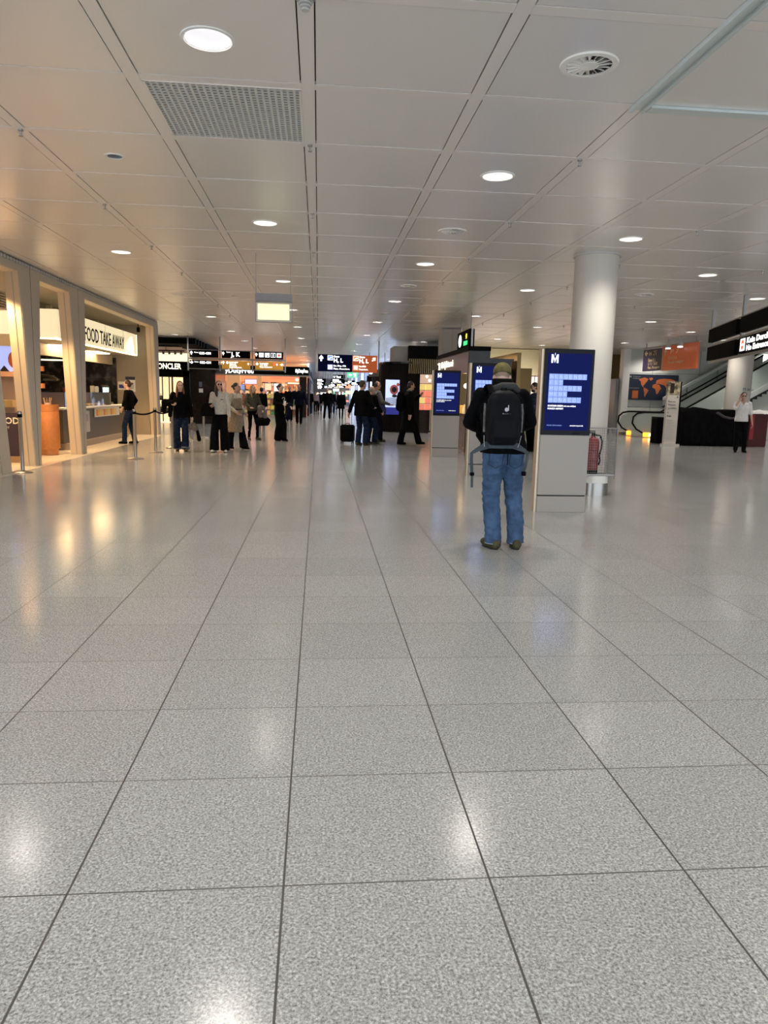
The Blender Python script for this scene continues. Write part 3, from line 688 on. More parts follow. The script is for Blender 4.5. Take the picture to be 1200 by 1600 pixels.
# ------------------------------------------------------------------ columns
def round_column(x, y, r, label, ring=0.22, kick=M_STEEL):
    t = thing('column', label, 'column', (x, y, 0)); t['kind'] = 'thing'
    put('shaft', MB().lathe([(r, ring), (r, CEIL-0.03)], (x, y, 0), 48), mat('column paint', (0.56, 0.525, 0.47), .5), t, smooth=True)
    put('ceiling_collar', MB().lathe([(r+.03, CEIL-0.03), (r+.03, CEIL-.001)], (x, y, 0), 48), M_LGREY, t, smooth=True)
    put('steel_base', MB().lathe([(r+.012, 0), (r+.012, ring)], (x, y, 0), 48), kick, t, smooth=True)
    return t
round_column(4.21, 11.12, 0.325, 'round white column standing behind the nearest kiosk')
t = round_column(15.12, 25.2, 0.42, 'round white column behind the man in the white tee-shirt')
text('small_sign', 'M info', 0.16, mat('blue grey print', (.12, .14, .2), .5), (15.03, 24.775, 1.88), (1, 0, 0), t)
t = thing('column', 'square grey column beside the green and white hanging sign', 'column', (4.3, 23.9, 0)); t['kind'] = 'thing'
put('shaft', MB().bbox(3.95, 4.62, 23.55, 24.25, 0.15, CEIL-.012, 0.012), mat('column grey', (.46, .43, .38), .5), t); put('base', MB().box(3.93, 4.64, 23.53, 24.27, 0, .15), M_STEEL, t)
put('joint', MB().box(4.28, 4.29, 23.547, 23.552, 0.2, 3.59), M_GREY, t)

# extinguisher behind a wire guard on the column
ex, ey = 4.13, 10.66
t = thing('fire_extinguisher', 'red fire extinguisher behind the wire guard at the white column', 'fire extinguisher', (ex, ey, 0.33))
ex += .035
put('cylinder', MB().lathe([(0.088, 0.35), (0.09, 0.37), (0.09, 0.80), (0.075, 0.85), (0.035, 0.875), (0.03, 0.89)], (ex, ey, 0), 24), M_RED, t, smooth=True)
put('foot_ring', MB().lathe([(0.094, 0.325), (0.094, 0.38)], (ex, ey, 0), 24), M_BLACK, t, smooth=True)
put('valve', MB().lathe([(0.03, 0.89), (0.028, 0.94), (0.001, .945)], (ex, ey, 0), 12).box(ex-.08, ex+.02, ey-.012, ey+.012, .93, .95).box(ex-.07, ex+.02, ey-.012, ey+.012, .96, .975), M_BLACK, t)
put('hose', MB().tube([(ex+.03, ey, .91), (ex+.10, ey-.01, .90), (ex+.135, ey-.01, .82), (ex+.13, ey-.01, .70), (ex+.10, ey-.02, .6), (ex+.12, ey-.02, .52), (ex+.095, ey-.02, .45)], .013, 8), M_BLACK, t, smooth=True)
put('label_band', MB().lathe([(0.0915, 0.50), (0.0915, 0.535)], (ex, ey, 0), 24, cap=False).lathe([(0.0915, 0.66), (0.0915, 0.69)], (ex, ey, 0), 24, cap=False), mat('deep red label', (.2, .008, .008), .5), t, smooth=True)
t = thing('wire_guard', 'wire mesh guard with round steel foot in front of the white column', 'wire guard', (4.2, 10.65, 0))
g = MB(); gx1, gx2, gy1, gy2 = 4.03, 4.47, 10.50, 10.79
def wires(g, fixed, axis, a0, a1, z0, z1, step=0.034, r=0.0017):
    n = int(round((a1-a0)/step))
    for i in range(n+1):
        a = a0+(a1-a0)*i/n
        if axis == 'x': g.box(a-r, a+r, fixed-r, fixed+r, z0, z1)
        else: g.box(fixed-r, fixed+r, a-r, a+r, z0, z1)
    n = int(round((z1-z0)/(step*1.15)))
    for i in range(n+1):
        z = z0+(z1-z0)*i/n
        if axis == 'x': g.box(a0, a1, fixed-r, fixed+r, z-r, z+r)
        else: g.box(fixed-r, fixed+r, a0, a1, z-r, z+r)
wires(g, gy1, 'x', gx1, gx2, 0.31, 1.02); wires(g, gx1, 'y', gy1, gy2, .31, 1.02); wires(g, gx2, 'y', gy1, gy2, .31, 1.02)
put('wire_mesh', g, mat('dull wire', (.22, .21, .20), .5, .6), t)
g = MB()
for x, y in ((gx1, gy1), (gx2, gy1), (gx1, gy2), (gx2, gy2)): g.box(x-.006, x+.006, y-.006, y+.006, .25, 1.03)
for z in (.305, 1.02): g.box(gx1, gx2, gy1-.006, gy1+.006, z-.006, z+.006).box(gx1-.006, gx1+.006, gy1, gy2, z-.006, z+.006).box(gx2-.006, gx2+.006, gy1, gy2, z-.006, z+.006)
put('guard_frame', g, mat('dull wire', (0, 0, 0)), t)
put('shelf', MB().box(gx1, gx2, gy1, gy2, .30, .325), M_ALU, t)
put('white_collar', MB().lathe([(0.19, .19), (0.19, .30)], (4.23, 10.66, 0), 28), M_WHITEP, t, smooth=True)
put('steel_foot', MB().lathe([(0.2, 0), (0.2, .19)], (4.23, 10.66, 0), 32), M_STEEL, t, smooth=True)

# ------------------------------------------------------------------ hanging signs
M_ROD = mat('sign rod grey', (.30, .29, .28), .4, .4)
M_AMB = mat('amber sign face', (.35, .17, .02), .4, emis=(.36, .16, .012), es=.75)
M_ORG = mat('brown orange sign face', (.3, .08, .02), .4, emis=(.30, .055, .008), es=.8)
M_NVY = mat('navy sign face', (.001, .0015, .006), .7, spec=.03, emis=(.0015, .002, .012), es=.8)
M_BLK = mat('black sign face', (.003, .0025, .0025), .7, spec=.04)
M_DIM = mat('unlit lettering', (.5, .45, .42), .5)
# blank lit box
t = thing('hanging_lightbox', 'blank glowing yellow lightbox in a glass frame hung from two thin rods', 'lightbox', (-.72, 12, 2.56))
put('housing', MB().bbox(-1.01, -.43, 11.93, 12.07, 2.865, 2.985, .006), mat('grey housing', (.30, .28, .28), .6), t)
put('light_face', MB().box(-.975, -.475, 11.985, 12.015, 2.585, 2.83), mat('pale yellow lit face', (.9, .85, .6), .5, emis=(.88, .78, .46), es=.85), t)
put('frame_rim', MB().box(-1.012, -1.004, 11.97, 12.03, 2.55, 2.865).box(-.438, -.43, 11.97, 12.03, 2.55, 2.865).box(-1.01, -.43, 11.97, 12.03, 2.545, 2.555).box(-1.01, -.43, 11.96, 12.04, 2.855, 2.864), mat('grey housing', (0, 0, 0)), t)
put('glass_plate', MB().box(-1.004, -.438, 11.975, 11.98, 2.555, 2.855), M_GLASS, t)
for x in (-1.0, -.455): put('rod', MB().tube([(x, 12, 2.985), (x, 12, CEIL)], .005, 8), M_ALU, t)

def arrow(mb, x, z, s, d, y, th=.004):
    """arrow of height s centred at x,z; d = angle from up, clockwise"""
    pts = [(-.12, -.5), (.12, -.5), (.12, .02), (.34, -.16), (.34, .12), (0, .5), (-.34, .12), (-.34, -.16), (-.12, .02)]
    a = -math.radians(d); P = [(x+s*(p[0]*math.cos(a)-p[1]*math.sin(a)), z+s*(p[0]*math.sin(a)+p[1]*math.cos(a))) for p in pts]
    return mb.prism(P, y-th, y, 'y')
# left way-finding sign, three bays and two rows, Y = 30
YS = 30.0
t = thing('wayfinding_sign', 'wide hanging sign of black and amber panels between rods, left half of the hall', 'hanging sign', (-3.3, YS, 2.3))
for x in (-5.20, -3.945, -2.66, -1.35): put('rod', MB().box(x-.025, x+.025, YS-.025, YS+.025, 2.25, CEIL), M_ROD, t)
put('cross_bar', MB().box(-5.2, -1.35, YS-.02, YS+.03, 2.69, 2.76).box(-5.2, -1.35, YS-.02, YS+.03, 3.05, 3.08).box(-5.2, -1.35, YS-.02, YS+.03, 2.31, 2.34), M_ROD, t)
bays = [(-5.14, -4.01), (-3.87, -2.75), (-2.55, -1.43)]
yf = YS-.06
for i, (a, b) in enumerate(bays):
    up_ = put('upper_panel', MB().bbox(a, b, yf, YS+.06, 2.77, 3.05, .006), M_BLK, t)
    lo_ = put('lower_panel', MB().bbox(a, b, yf, YS+.06, 2.35, 2.66, .006), M_BLK if i == 0 else M_AMB, t)
    if i == 0:
        put('arrow', arrow(MB(), a+.08, 2.94, .15, 0, yf), M_TXT, up_); text('gate_numbers', 'G25-G81', .13, M_TXT, (a+.38, yf-.004, 2.89), parent=up_, bold=.003, width=.46); text('gate_word', 'Gates', .07, M_TXT, (a+.19, yf-.004, 2.94), parent=up_)
        put('arrow', arrow(MB(), a+.08, 2.57, .15, 90, yf), M_TXT, lo_); text('gate_numbers', 'G22-G31', .13, M_TXT, (a+.40, yf-.004, 2.53), parent=lo_, bold=.003, width=.44); text('gate_word', 'Gates', .07, M_TXT, (a+.19, yf-.004, 2.57), parent=lo_)
    elif i == 1:
        put('arrow', arrow(MB(), a+.06, 2.95, .14, 0, yf), M_TXT, up_); text('gate_letters', 'J, K', .24, M_TXT, (a+.38, yf-.004, 2.84), parent=up_, bold=.006); text('gate_word', 'Gates', .075, M_TXT, (a+.18, yf-.004, 2.98), parent=up_)
        put('arrow', arrow(arrow(MB(), a+.06, 2.59, .13, 0, yf), b-.07, 2.56, .1, 0, yf), M_TXT, lo_); put('round_icon', MB().ell((a+.22, yf, 2.59), (.05, .004, .05)), M_TXT, lo_)
        for k, s_ in enumerate(('Lounges', 'Visitors', 'Park', 'Shops, Restaurants')): text('line', s_, .075, M_TXT, (a+.3, yf-.004, 2.59-.068*k), parent=lo_, width=(.34, .26, .3, .48)[k], bold=.002)
    else:
        put('arrow', arrow(MB(), a+.05, 2.94, .14, 0, yf), M_TXT, up_)
        for k in range(4):
            x = a+.16+.235*k; red = k == 3
            ic = put('pictogram', MB().box(x, x+.18, yf-.003, yf, 2.84, 3.01), M_TXT if k != 2 else M_BLK, up_)
            q = MB()
            if k == 0: q.box(x+.04, x+.06, yf-.005, yf-.003, 2.86, 2.97).box(x+.12, x+.14, yf-.005, yf-.003, 2.86, 2.97).ell((x+.05, yf-.004, 2.985), (.015, .002, .015)).ell((x+.13, yf-.004, 2.985), (.015, .002, .015)).box(x+.086, x+.094, yf-.005, yf-.003, 2.85, 3.0)
            elif k == 1: q.box(x+.05, x+.12, yf-.005, yf-.003, 2.89, 2.905).box(x+.05, x+.065, yf-.005, yf-.003, 2.89, 2.97).ell((x+.11, yf-.004, 2.885), (.035, .002, .03))
            elif k == 2: q.box(x, x+.012, yf-.006, yf-.003, 2.84, 3.01).box(x+.168, x+.18, yf-.006, yf-.003, 2.84, 3.01).box(x, x+.18, yf-.006, yf-.003, 2.998, 3.01).box(x, x+.18, yf-.006, yf-.003, 2.84, 2.852).box(x+.07, x+.11, yf-.006, yf-.003, 2.87, 2.97)
            else: q.ell((x+.09, yf-.004, 2.925), (.06, .002, .06)).box(x+.03, x+.09, yf-.006, yf-.003, 2.91, 2.94)
            put('glyph', q, M_TXT if k == 2 else (mat('lit red', (.6, .05, .03), .4, emis=(.9, .12, .06), es=1) if red else M_BLK), ic)
        put('round_icon', MB().ell((a+.08, yf, 2.57), (.05, .004, .05)), M_TXT, lo_); put('arrow', arrow(arrow(MB(), b-.06, 2.56, .13, 90, yf), b-.25, 2.56, .09, 0, yf), M_TXT, lo_)
        put('red_tag', MB().box(b-.40, b-.30, yf-.003, yf, 2.52, 2.62), mat('lit red', (0, 0, 0)), lo_)
        for k, s_ in enumerate(('Lounges', '1-5, Visit', 'Shops, Restaurants')): text('line', s_, .08, M_TXT, (a+.18, yf-.004, 2.57-.07*k), parent=lo_, width=(.34, .3, .50)[k], bold=.002)
# centre sign H, L
t = thing('wayfinding_sign', 'hanging sign half navy, half rust brown reading H, L above the hall', 'hanging sign', (1.17, YS, 2.33))
for x in (-.09, 2.44): put('rod', MB().box(x-.022, x+.022, YS-.02, YS+.02, 2.3, CEIL), M_ROD, t)
nv = put('navy_panel', MB().box(-.03, 1.36, yf, YS+.06, 2.345, 3.025), M_NVY, t); og = put('rust_panel', MB().box(1.362, 2.38, yf, YS+.06, 2.335, 3.02), M_ORG, t)
M_BLUI = mat('blue icon', (.1, .2, .6), .4, emis=(.10, .25, .95), es=1); M_LAV = mat('lavender icon', (.4, .4, .7), .4, emis=(.45, .45, .95), es=1)
M_ORI = mat('orange icon', (.7, .2, .05), .4, emis=(1, .22, .04), es=1); M_SAL = mat('salmon icon', (.7, .4, .3), .4, emis=(1, .42, .28), es=1)
for pn, xo, m1_, m2_, l1, l2 in ((nv, .36, M_BLUI, M_LAV, 'Ext. /Dep. /12h', 'Platz. /Passagiere.'), (og, 1.40, M_ORI, M_SAL, 'Nord/Süd', 'Passagiere.')):
    put('icon', MB().box(xo, xo+.21, yf-.003, yf, 2.79, 2.99).box(xo+.02, xo+.19, yf-.006, yf-.003, 2.81, 2.97, 1).prism([(xo+.03, 2.82), (xo+.18, 2.90), (xo+.13, 2.92), (xo+.05, 2.87)], yf-.009, yf-.006, 'y'), [M_TXT, m1_], pn)
    put('icon', MB().box(xo, xo+.21, yf-.003, yf, 2.42, 2.62, 0).box(xo+.05, xo+.16, yf-.006, yf-.003, 2.46, 2.58, 1), [m2_, M_TXT], pn)
    text('gate_word', 'Gates', .10, M_TXT, (xo+.24, yf-.005, 2.915), parent=pn, bold=.003); text('gate_letters', 'H, L', .22, M_TXT, (xo+.24, yf-.005, 2.72), parent=pn, bold=.008)
    text('line', l1, .085, M_TXT, (xo+.24, yf-.005, 2.55), parent=pn, width=.50 if xo < 1 else .27, bold=.003); text('line', l2, .085, M_TXT, (xo+.24, yf-.005, 2.43), parent=pn, width=.66 if xo < 1 else .36, bold=.003)
put('arrow', arrow(MB(), .10, 2.87, .24, 0, yf), M_TXT, nv); put('arrow', arrow(MB(), 2.24, 2.87, .2, 45, yf), M_TXT, og)

# coffee-shop style side sign
t = thing('hanging_sign', 'boxy hanging sign with white round emblem and green tag near the dark stall', 'hanging sign', (3.95, 19.3, 2.7))
put('sign_box', MB().bbox(3.86, 3.99, 18.75, 20.4, 2.70, 3.18, .01), M_BLK, t)
put('round_emblem', MB().ell((3.855, 20.0, 2.94), (.006, .22, .17)), mat('lit pale emblem', (.8, .9, .9), .4, emis=(.8, .95, .95), es=1.2), t)
put('yellow_figure', MB().ell((3.855, 19.15, 3.03), (.006, .10, .06)).box(3.852, 3.857, 19.08, 19.22, 2.95, 3.05), mat('lit yellow', (.8, .7, .05), .4, emis=(.9, .75, .05), es=1.1), t)
put('green_tag', MB().box(3.852, 3.858, 19.0, 19.5, 2.79, 2.90), mat('lit green', (.05, .6, .2), .4, emis=(.04, .75, .22), es=1.1), t)
put('steel_edge', MB().box(3.90, 3.95, 18.74, 18.75, 2.70, 3.18), M_ALU, t)
for y in (18.95, 20.2): put('rod', MB().tube([(3.925, y, 3.18), (3.925, y, CEIL)], .012, 8), M_ROD, t)

# dark stall behind the kiosks
M_PLUM = mat('plum brown fascia', (.11, .075, .075), .25)
t = thing('market_stall', 'dark stall with plum fascia and warm script lettering behind the farthest kiosk', 'market stall', (4.4, 20.3, 0))
put('fascia', MB().box(3.80, 3.90, 18.45, 23.4, 2.05, 2.60), M_PLUM, t)
put('roof_slab', MB().box(3.76, 4.34, 18.35, 23.4, 2.60, 2.71), M_BLACK, t)
put('front_post', MB().box(3.80, 4.34, 18.40, 18.5, 0, 2.60).box(3.86, 3.99, 18.5, 18.56, 0, 2.05), mat('charcoal panel', (.03, .03, .032), .4), t)
put('side_annex', MB().box(4.34, 4.92, 18.45, 20.5, 0, 2.36).box(4.34, 4.96, 18.40, 20.5, 2.36, 2.42), mat('charcoal panel', (0, 0, 0)), t)
put('post', MB().box(3.80, 3.88, 18.56, 18.66, 0, 2.05).box(3.80, 3.88, 22.9, 23.0, 0, 2.05), M_STEEL, t)
put('counter_front', MB().box(3.82, 3.9, 18.6, 23.3, 0.12, 0.95), M_PLUM, t); put('counter_kick', MB().box(3.86, 3.9, 18.6, 23.3, 0, 0.12), M_STEEL, t); put('counter_top', MB().box(3.78, 4.3, 18.6, 23.3, 0.95, 1.0), M_BLACKG, t)
put('back_wall', MB().box(5.1, 5.2, 18.6, 23.4, 0, 2.6), M_GOLD, t)
put('awning_arm', MB().box(3.70, 3.80, 20.0, 21.2, 2.06, 2.10).box(3.70, 3.80, 21.5, 22.8, 2.06, 2.10).box(3.72, 3.78, 21.1, 21.25, 1.9, 2.10), M_BLACK, t)
me = text_mesh('Hofpfisterei', .26, .01, width=1.9, bold=.004); me.transform(Matrix.Translation((3.79, 22.55, 2.30)) @ Matrix(((0, 0, -1), (-1, 0, 0), (0, 1, 0))).to_4x4()); me.materials.clear(); me.materials.append(M_WARMT); put('lettering', me, None, t)
put('emblem', MB().tube([(3.79, 23.1, 2.44), (3.79, 22.85, 2.45), (3.79, 22.9, 2.3), (3.79, 23.0, 2.16), (3.79, 23.1, 2.2)], .03, 8), M_WARMT, t)
for i, y in enumerate((19.3, 20.6, 21.9)):
    q = thing('pendant_lamp', 'small glowing pendant over the dark stall counter, number of rows back from its front post: %s' % ('nearest', 'middle', 'last')[i], 'pendant lamp', (4.2, y, 1.75), group='pendants in the dark stall')
    q['label'] = ['small glowing pendant in the dark stall, nearest its front post', 'small glowing pendant in the dark stall, middle of three', 'small glowing pendant in the dark stall, furthest from its front post'][i]
    put('globe', MB().ell((4.2, y, 1.75), (.07, .07, .07)), M_WARMP, q, smooth=True); put('cord', MB().tube([(4.2, y, 1.8), (4.2, y, 2.6)], .006, 6), M_BLACK, q)
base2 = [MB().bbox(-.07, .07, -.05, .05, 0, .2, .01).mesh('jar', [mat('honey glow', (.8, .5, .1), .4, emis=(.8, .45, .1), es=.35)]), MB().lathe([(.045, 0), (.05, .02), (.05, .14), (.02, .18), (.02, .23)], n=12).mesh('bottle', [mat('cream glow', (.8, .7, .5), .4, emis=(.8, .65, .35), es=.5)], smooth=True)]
for i in range(30):
    o = bpy.data.objects.new('bottle' if i % 2 else 'honey_jar', base2[i % 2]); COL.objects.link(o); o.location = (3.9+.12*(i % 3), 18.85+.145*i, 1.0+.0)
    props(o, 'small warm-lit jar or bottle on the dark stall counter', 'jar', 'wares on the dark stall counter')
q = lamp_panel(4.0, 4.3, 18.9, 23.0, 2.58, M_WARMP, 'warm light panel under the roof of the dark stall', 'stall roof lights')

# ------------------------------------------------------------------ dark fluted pavilion
M_FLUT = mat('espresso fluted wood', (.005, .0035, .003), .5, spec=.15)
M_BRN = noisy(mat('dark walnut', (.06, .03, .018), .4, spec=.25), 4, (.014, .006, .004), (.028, .012, .007), stretch=(1, 1, 6))
t = thing('shop_pavilion', 'dark brown shop pavilion with rounded fluted corner and lit niche', 'shop pavilion', (3.7, 29.0, 0))
# wall outline with rounded corner
def arc(cx, cy, r, a0, a1, n): return [(cx+r*math.cos(math.radians(a0+(a1-a0)*i/n)), cy+r*math.sin(math.radians(a0+(a1-a0)*i/n))) for i in range(n+1)]
out = arc(3.45, 29.35, 0.95, 180, 270, 12)
put('corner_wall', MB().prism(out+[(3.95, 28.4), (3.95, 30.5), (2.5, 30.5)], 0.0, 2.68, 'z'), M_FLUT, t)
rb = MB()
for i in range(26):
    a = math.radians(182+88*i/25); rb.lathe([(.018, .03), (.018, 2.64)], (3.45+.955*math.cos(a), 29.35+.955*math.sin(a), 0), 8)
for i in range(9): rb.lathe([(.018, .03), (.018, 2.64)], (3.48+.055*i, 28.39, 0), 8)
put('flutes', rb, M_FLUT, t, smooth=True)
put('top_cap', MB().prism(arc(3.45, 29.35, .99, 180, 270, 12)+[(3.60, 28.36), (3.6, 30.5), (2.46, 30.5)], 2.68, 2.74, 'z'), M_BLACKG, t)
put('front_wall', MB().box(3.95, 4.32-.4, 28.4, 28.6, 0, 2.3).box(3.92, 5.4, 28.45, 28.7, 0, .9).box(3.92, 5.4, 28.45, 28.7, 2.28, 2.34).box(4.72, 5.4, 28.4, 28.6, .9, 2.3), M_BRN, t)
brs = MB()
for i in range(26): brs.box(3.5+.075*i, 3.5+.075*i+.022, 28.36, 28.40, 2.30, 2.86)
put('brass_slats', brs, mat('brass slat', (.42, .32, .16), .35, .7), t)
put('slat_backing', MB().box(3.5, 5.45, 28.42, 28.45, 2.3, 2.88), M_VOID, t)
put('upper_block', MB().box(3.5, 5.4, 28.5, 30.5, 2.86, 3.37), M_BLACK, t); put('grey_bulkhead', MB().box(2.95, 3.5, 28.9, 30.5, 2.68, 3.36), M_LGREY, t)
put('recess_wall', MB().box(2.23, 2.72, 30.52, 30.62, .30, 2.2), M_BRN, t)
put('recess_fascia', MB().prism([(2.10, 2.2), (2.72, 2.2), (2.72, 2.62), (2.45, 2.5)], 30.51, 30.7, 'y'), M_GREY, t)
put('toe_kick_light', MB().box(2.25, 2.70, 30.54, 30.60, .02, .28), mat('amber kick glow', (.8, .6, .3), .5, emis=(.85, .55, .22), es=.9), t)
put('black_strip', MB().box(2.56, 2.60, 30.50, 30.52, .3, 2.2), M_BLACK, t)
t = thing('poster_lightbox', 'upright lit poster with pale blue and dark red picture on the fluted corner', 'poster', (2.9, 28.45, .7))
put('lit_picture', MB().box(2.60, 3.14, 28.32, 28.38, .98, 2.04), mat('poster blue glow', (.5, .6, .8), .4, emis=(.42, .52, .78), es=.9), t)
put('picture_foot', MB().box(2.60, 3.14, 28.32, 28.38, .70, .98), mat('poster navy glow', (.02, .02, .2), .4, emis=(.012, .015, .12), es=1), t)
q = MB().ell((2.93, 28.31, 1.66), (.17, .01, .19)); q.ell((3.08, 28.31, 1.86), (.06, .012, .07)); put('red_motif', q, mat('motif maroon', (.25, .05, .05), .5, emis=(.16, .035, .035), es=1), t)
put('dark_motif', MB().ell((2.93, 28.295, 1.66), (.10, .008, .11)).ell((2.95, 28.30, 1.42), (.1, .01, .06)), M_VOID, t)
q = MB()
for i in range(7): q.tube([(2.61, 28.315, 1.08+.04*i), (2.8, 28.315, 1.04+.05*i), (3.12, 28.315, 1.09+.035*i)], .012, 6)
put('grey_waves', q, M_GREY, t)
# niche with boxes
t = thing('display_niche', 'glowing shop niche with shelves of pink and yellow boxes', 'display shelf', (4.35, 28.6, .9))
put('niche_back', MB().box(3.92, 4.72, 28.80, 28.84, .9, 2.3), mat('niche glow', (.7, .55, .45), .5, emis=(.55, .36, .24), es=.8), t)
put('shelf_board', MB().box(3.92, 4.72, 28.5, 28.8, .88, .9).box(3.92, 4.72, 28.5, 28.8, 1.14, 1.155).box(3.92, 4.72, 28.5, 28.8, 1.40, 1.415).box(3.92, 4.72, 28.5, 28.8, 1.66, 1.675).box(3.92, 4.72, 28.5, 28.8, 1.92, 1.935), M_BRN, t)
bp_ = MB().bbox(-.105, .105, -.08, .08, 0, .22, .006)
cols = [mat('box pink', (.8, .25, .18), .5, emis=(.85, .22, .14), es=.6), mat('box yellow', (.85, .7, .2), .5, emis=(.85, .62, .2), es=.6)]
bms = [bp_.mesh('gift_box', [c]) for c in cols]
for r in range(4):
    for c in range(3):
        ci = (0, 1, 0, 1)[r] if not (r == 1 and c == 1) else 0
        o = bpy.data.objects.new('gift_box', bms[ci]); COL.objects.link(o); o.location = (4.07+.245*c, 28.62, (.90, 1.155, 1.415, 1.675)[r])
        rn = ('bottom', 'second', 'third', 'top')[r]; cn = ('left end', 'middle', 'right end')[c]
        props(o, '%s gift box on the %s shelf of the glowing niche, %s' % (('pink', 'yellow')[ci], rn, cn), 'box', 'boxes in the glowing niche')
for i, (x, z, s_) in enumerate(((4.22, 2.2, 'upper'), (4.33, 2.05, 'lower'))):
    q = thing('globe_lamp', 'small bright globe lamp in the glowing niche, the %s one' % s_, 'lamp', (x, 28.42, z)); put('globe', MB().ell((x, 28.42, z), (.055, .055, .055)), M_WHITEL, q, smooth=True); put('arm', MB().box(x-.01, x+.01, 28.42, 28.79, z-.005, z+.005), M_BLACK, q)
t = thing('red_post', 'small red post with pale rim beside the pavilion wall', 'post', (4.42, 28.1, 0))
put('red_panel', MB().bbox(4.36, 4.46, 28.06, 28.12, .15, .80, .01), M_RED, t); put('post_rim', MB().box(4.33, 4.35, 28.05, 28.12, .1, .95).box(4.47, 4.49, 28.05, 28.12, .1, .95).box(4.3, 4.52, 28.0, 28.2, 0, .03), M_LGREY, t)

# ------------------------------------------------------------------ gold shop behind the man
t = thing('gold_shop', 'shop front in bronze and gold with bright windows behind the kiosks', 'shop front', (9.5, 32, 0))
put('bronze_header', MB().box(6.6, 13.0, 32.0, 32.3, 2.46, CEIL-.02), mat('polished bronze', (.50, .37, .19), .16, metal=1.0), t)
put('bronze_pier', MB().box(8.80, 9.38, 31.7, 31.99, 0, 2.75), M_GOLD, t); put('bronze_pier', MB().box(5.45, 6.6, 31.9, 32.3, 0, CEIL-.02), M_GOLD, t)
put('chrome_post', MB().box(8.47, 8.52, 31.8, 31.9, 0, 2.46).box(8.66, 8.70, 31.8, 31.9, 0, 2.46), M_STEEL, t)
put('lit_window', MB().box(6.6, 8.8, 32.6, 32.65, 1.2, 2.45).box(9.30, 12.4, 33.4, 33.45, 1.0, 2.45), mat('pink white window glow', (.8, .7, .7), .5, emis=(.85, .68, .62), es=1.2), t)
put('lower_cabinet', MB().box(6.6, 8.2, 32.2, 32.5, 0, 1.1).box(9.72, 12.6, 32.2, 32.5, 0, .95), mat('umber cabinet', (.07, .05, .04), .4), t)
put('side_wall', MB().box(12.62, 12.75, 30.2, 33.4, 0, 2.35), M_GREY, t)
q = MB()
for i in range(14): q.box(9.8+.2*i, 9.83+.2*i, 33.35, 33.38, 1.0, 2.45)
put('window_bars', q, M_LGREY, t)
put('glow_shelf', MB().box(11.4, 12.4, 32.6, 32.9, 1.0, 1.55), mat('amber shelf glow', (.9, .6, .2), .5, emis=(.95, .55, .18), es=1.1), t)
for i, (x, z) in enumerate(((8.55, 2.82), (8.75, 2.72), (9.95, 2.7), (12.25, 3.05), (12.35, 2.76), (8.3, 2.3), (7.6, 2.75))):
    q = thing('spot_bulb', 'tiny bright spotlight bulb on the bronze shop header', 'spotlight', (x, 31.85, z), group='bulbs on the bronze shop header')
    put('bulb', MB().ell((x, 31.75, z), (.045, .045, .045)), M_WARMP, q, smooth=True); put('socket', MB().box(x-.02, x+.02, 31.79, 32.0, z-.02, z+.02), M_BLACK, q)
for i, (x, c, lab) in enumerate(((12.0, M_BLACK, 'black swivel chair back seen beside the round white column'),)):
    q = thing('bar_chair', lab, 'chair', (x, 30.8, 0)); put('backrest', MB().bbox(x-.3, x+.22, 30.7, 30.8, .95, 1.35, .05), c, q, smooth=True); put('seat', MB().bbox(x-.25, x+.2, 30.4, 30.8, .7, .78, .03), c, q, smooth=True); put('pedestal_leg', MB().lathe([(.2, 0), (.2, .02), (.03, .04), (.03, .7)], (x, 30.6, 0), 16), M_STEEL, q, smooth=True)

# ------------------------------------------------------------------ right side: wall, map billboard, escalator
M_WALL = mat('grey white wall panel', (.60, .62, .585), .4)
wl = MB().box(13.05, 24, 30.4, 30.6, 0, CEIL+.3)
struct('wall_right', wl, M_WALL)
struct('wall_right', MB().box(23.8, 24, Y0, 30.4, 0, CEIL+.3), M_WALL)
sm = MB()
for z in (2.63, 1.2): sm.box(13.3, 23.8, 30.385, 30.4, z-.008, z+.008)
for x in (14.3, 16.4, 18.6, 20.8): sm.box(x-.006, x+.006, 30.385, 30.4, 0, CEIL)
struct('trim_5', sm, M_GREY)
t = thing('pilaster', 'narrow pale pilaster at the left end of the grey wall', 'pilaster', (12.95, 30.2, 0)); t['kind'] = 'thing'
put('shaft', MB().bbox(12.82, 13.12, 30.0, 30.4, .1, CEIL-.002, .01), M_WHITEP, t); put('base', MB().box(12.80, 13.14, 29.98, 30.42, 0, .1), M_STEEL, t)
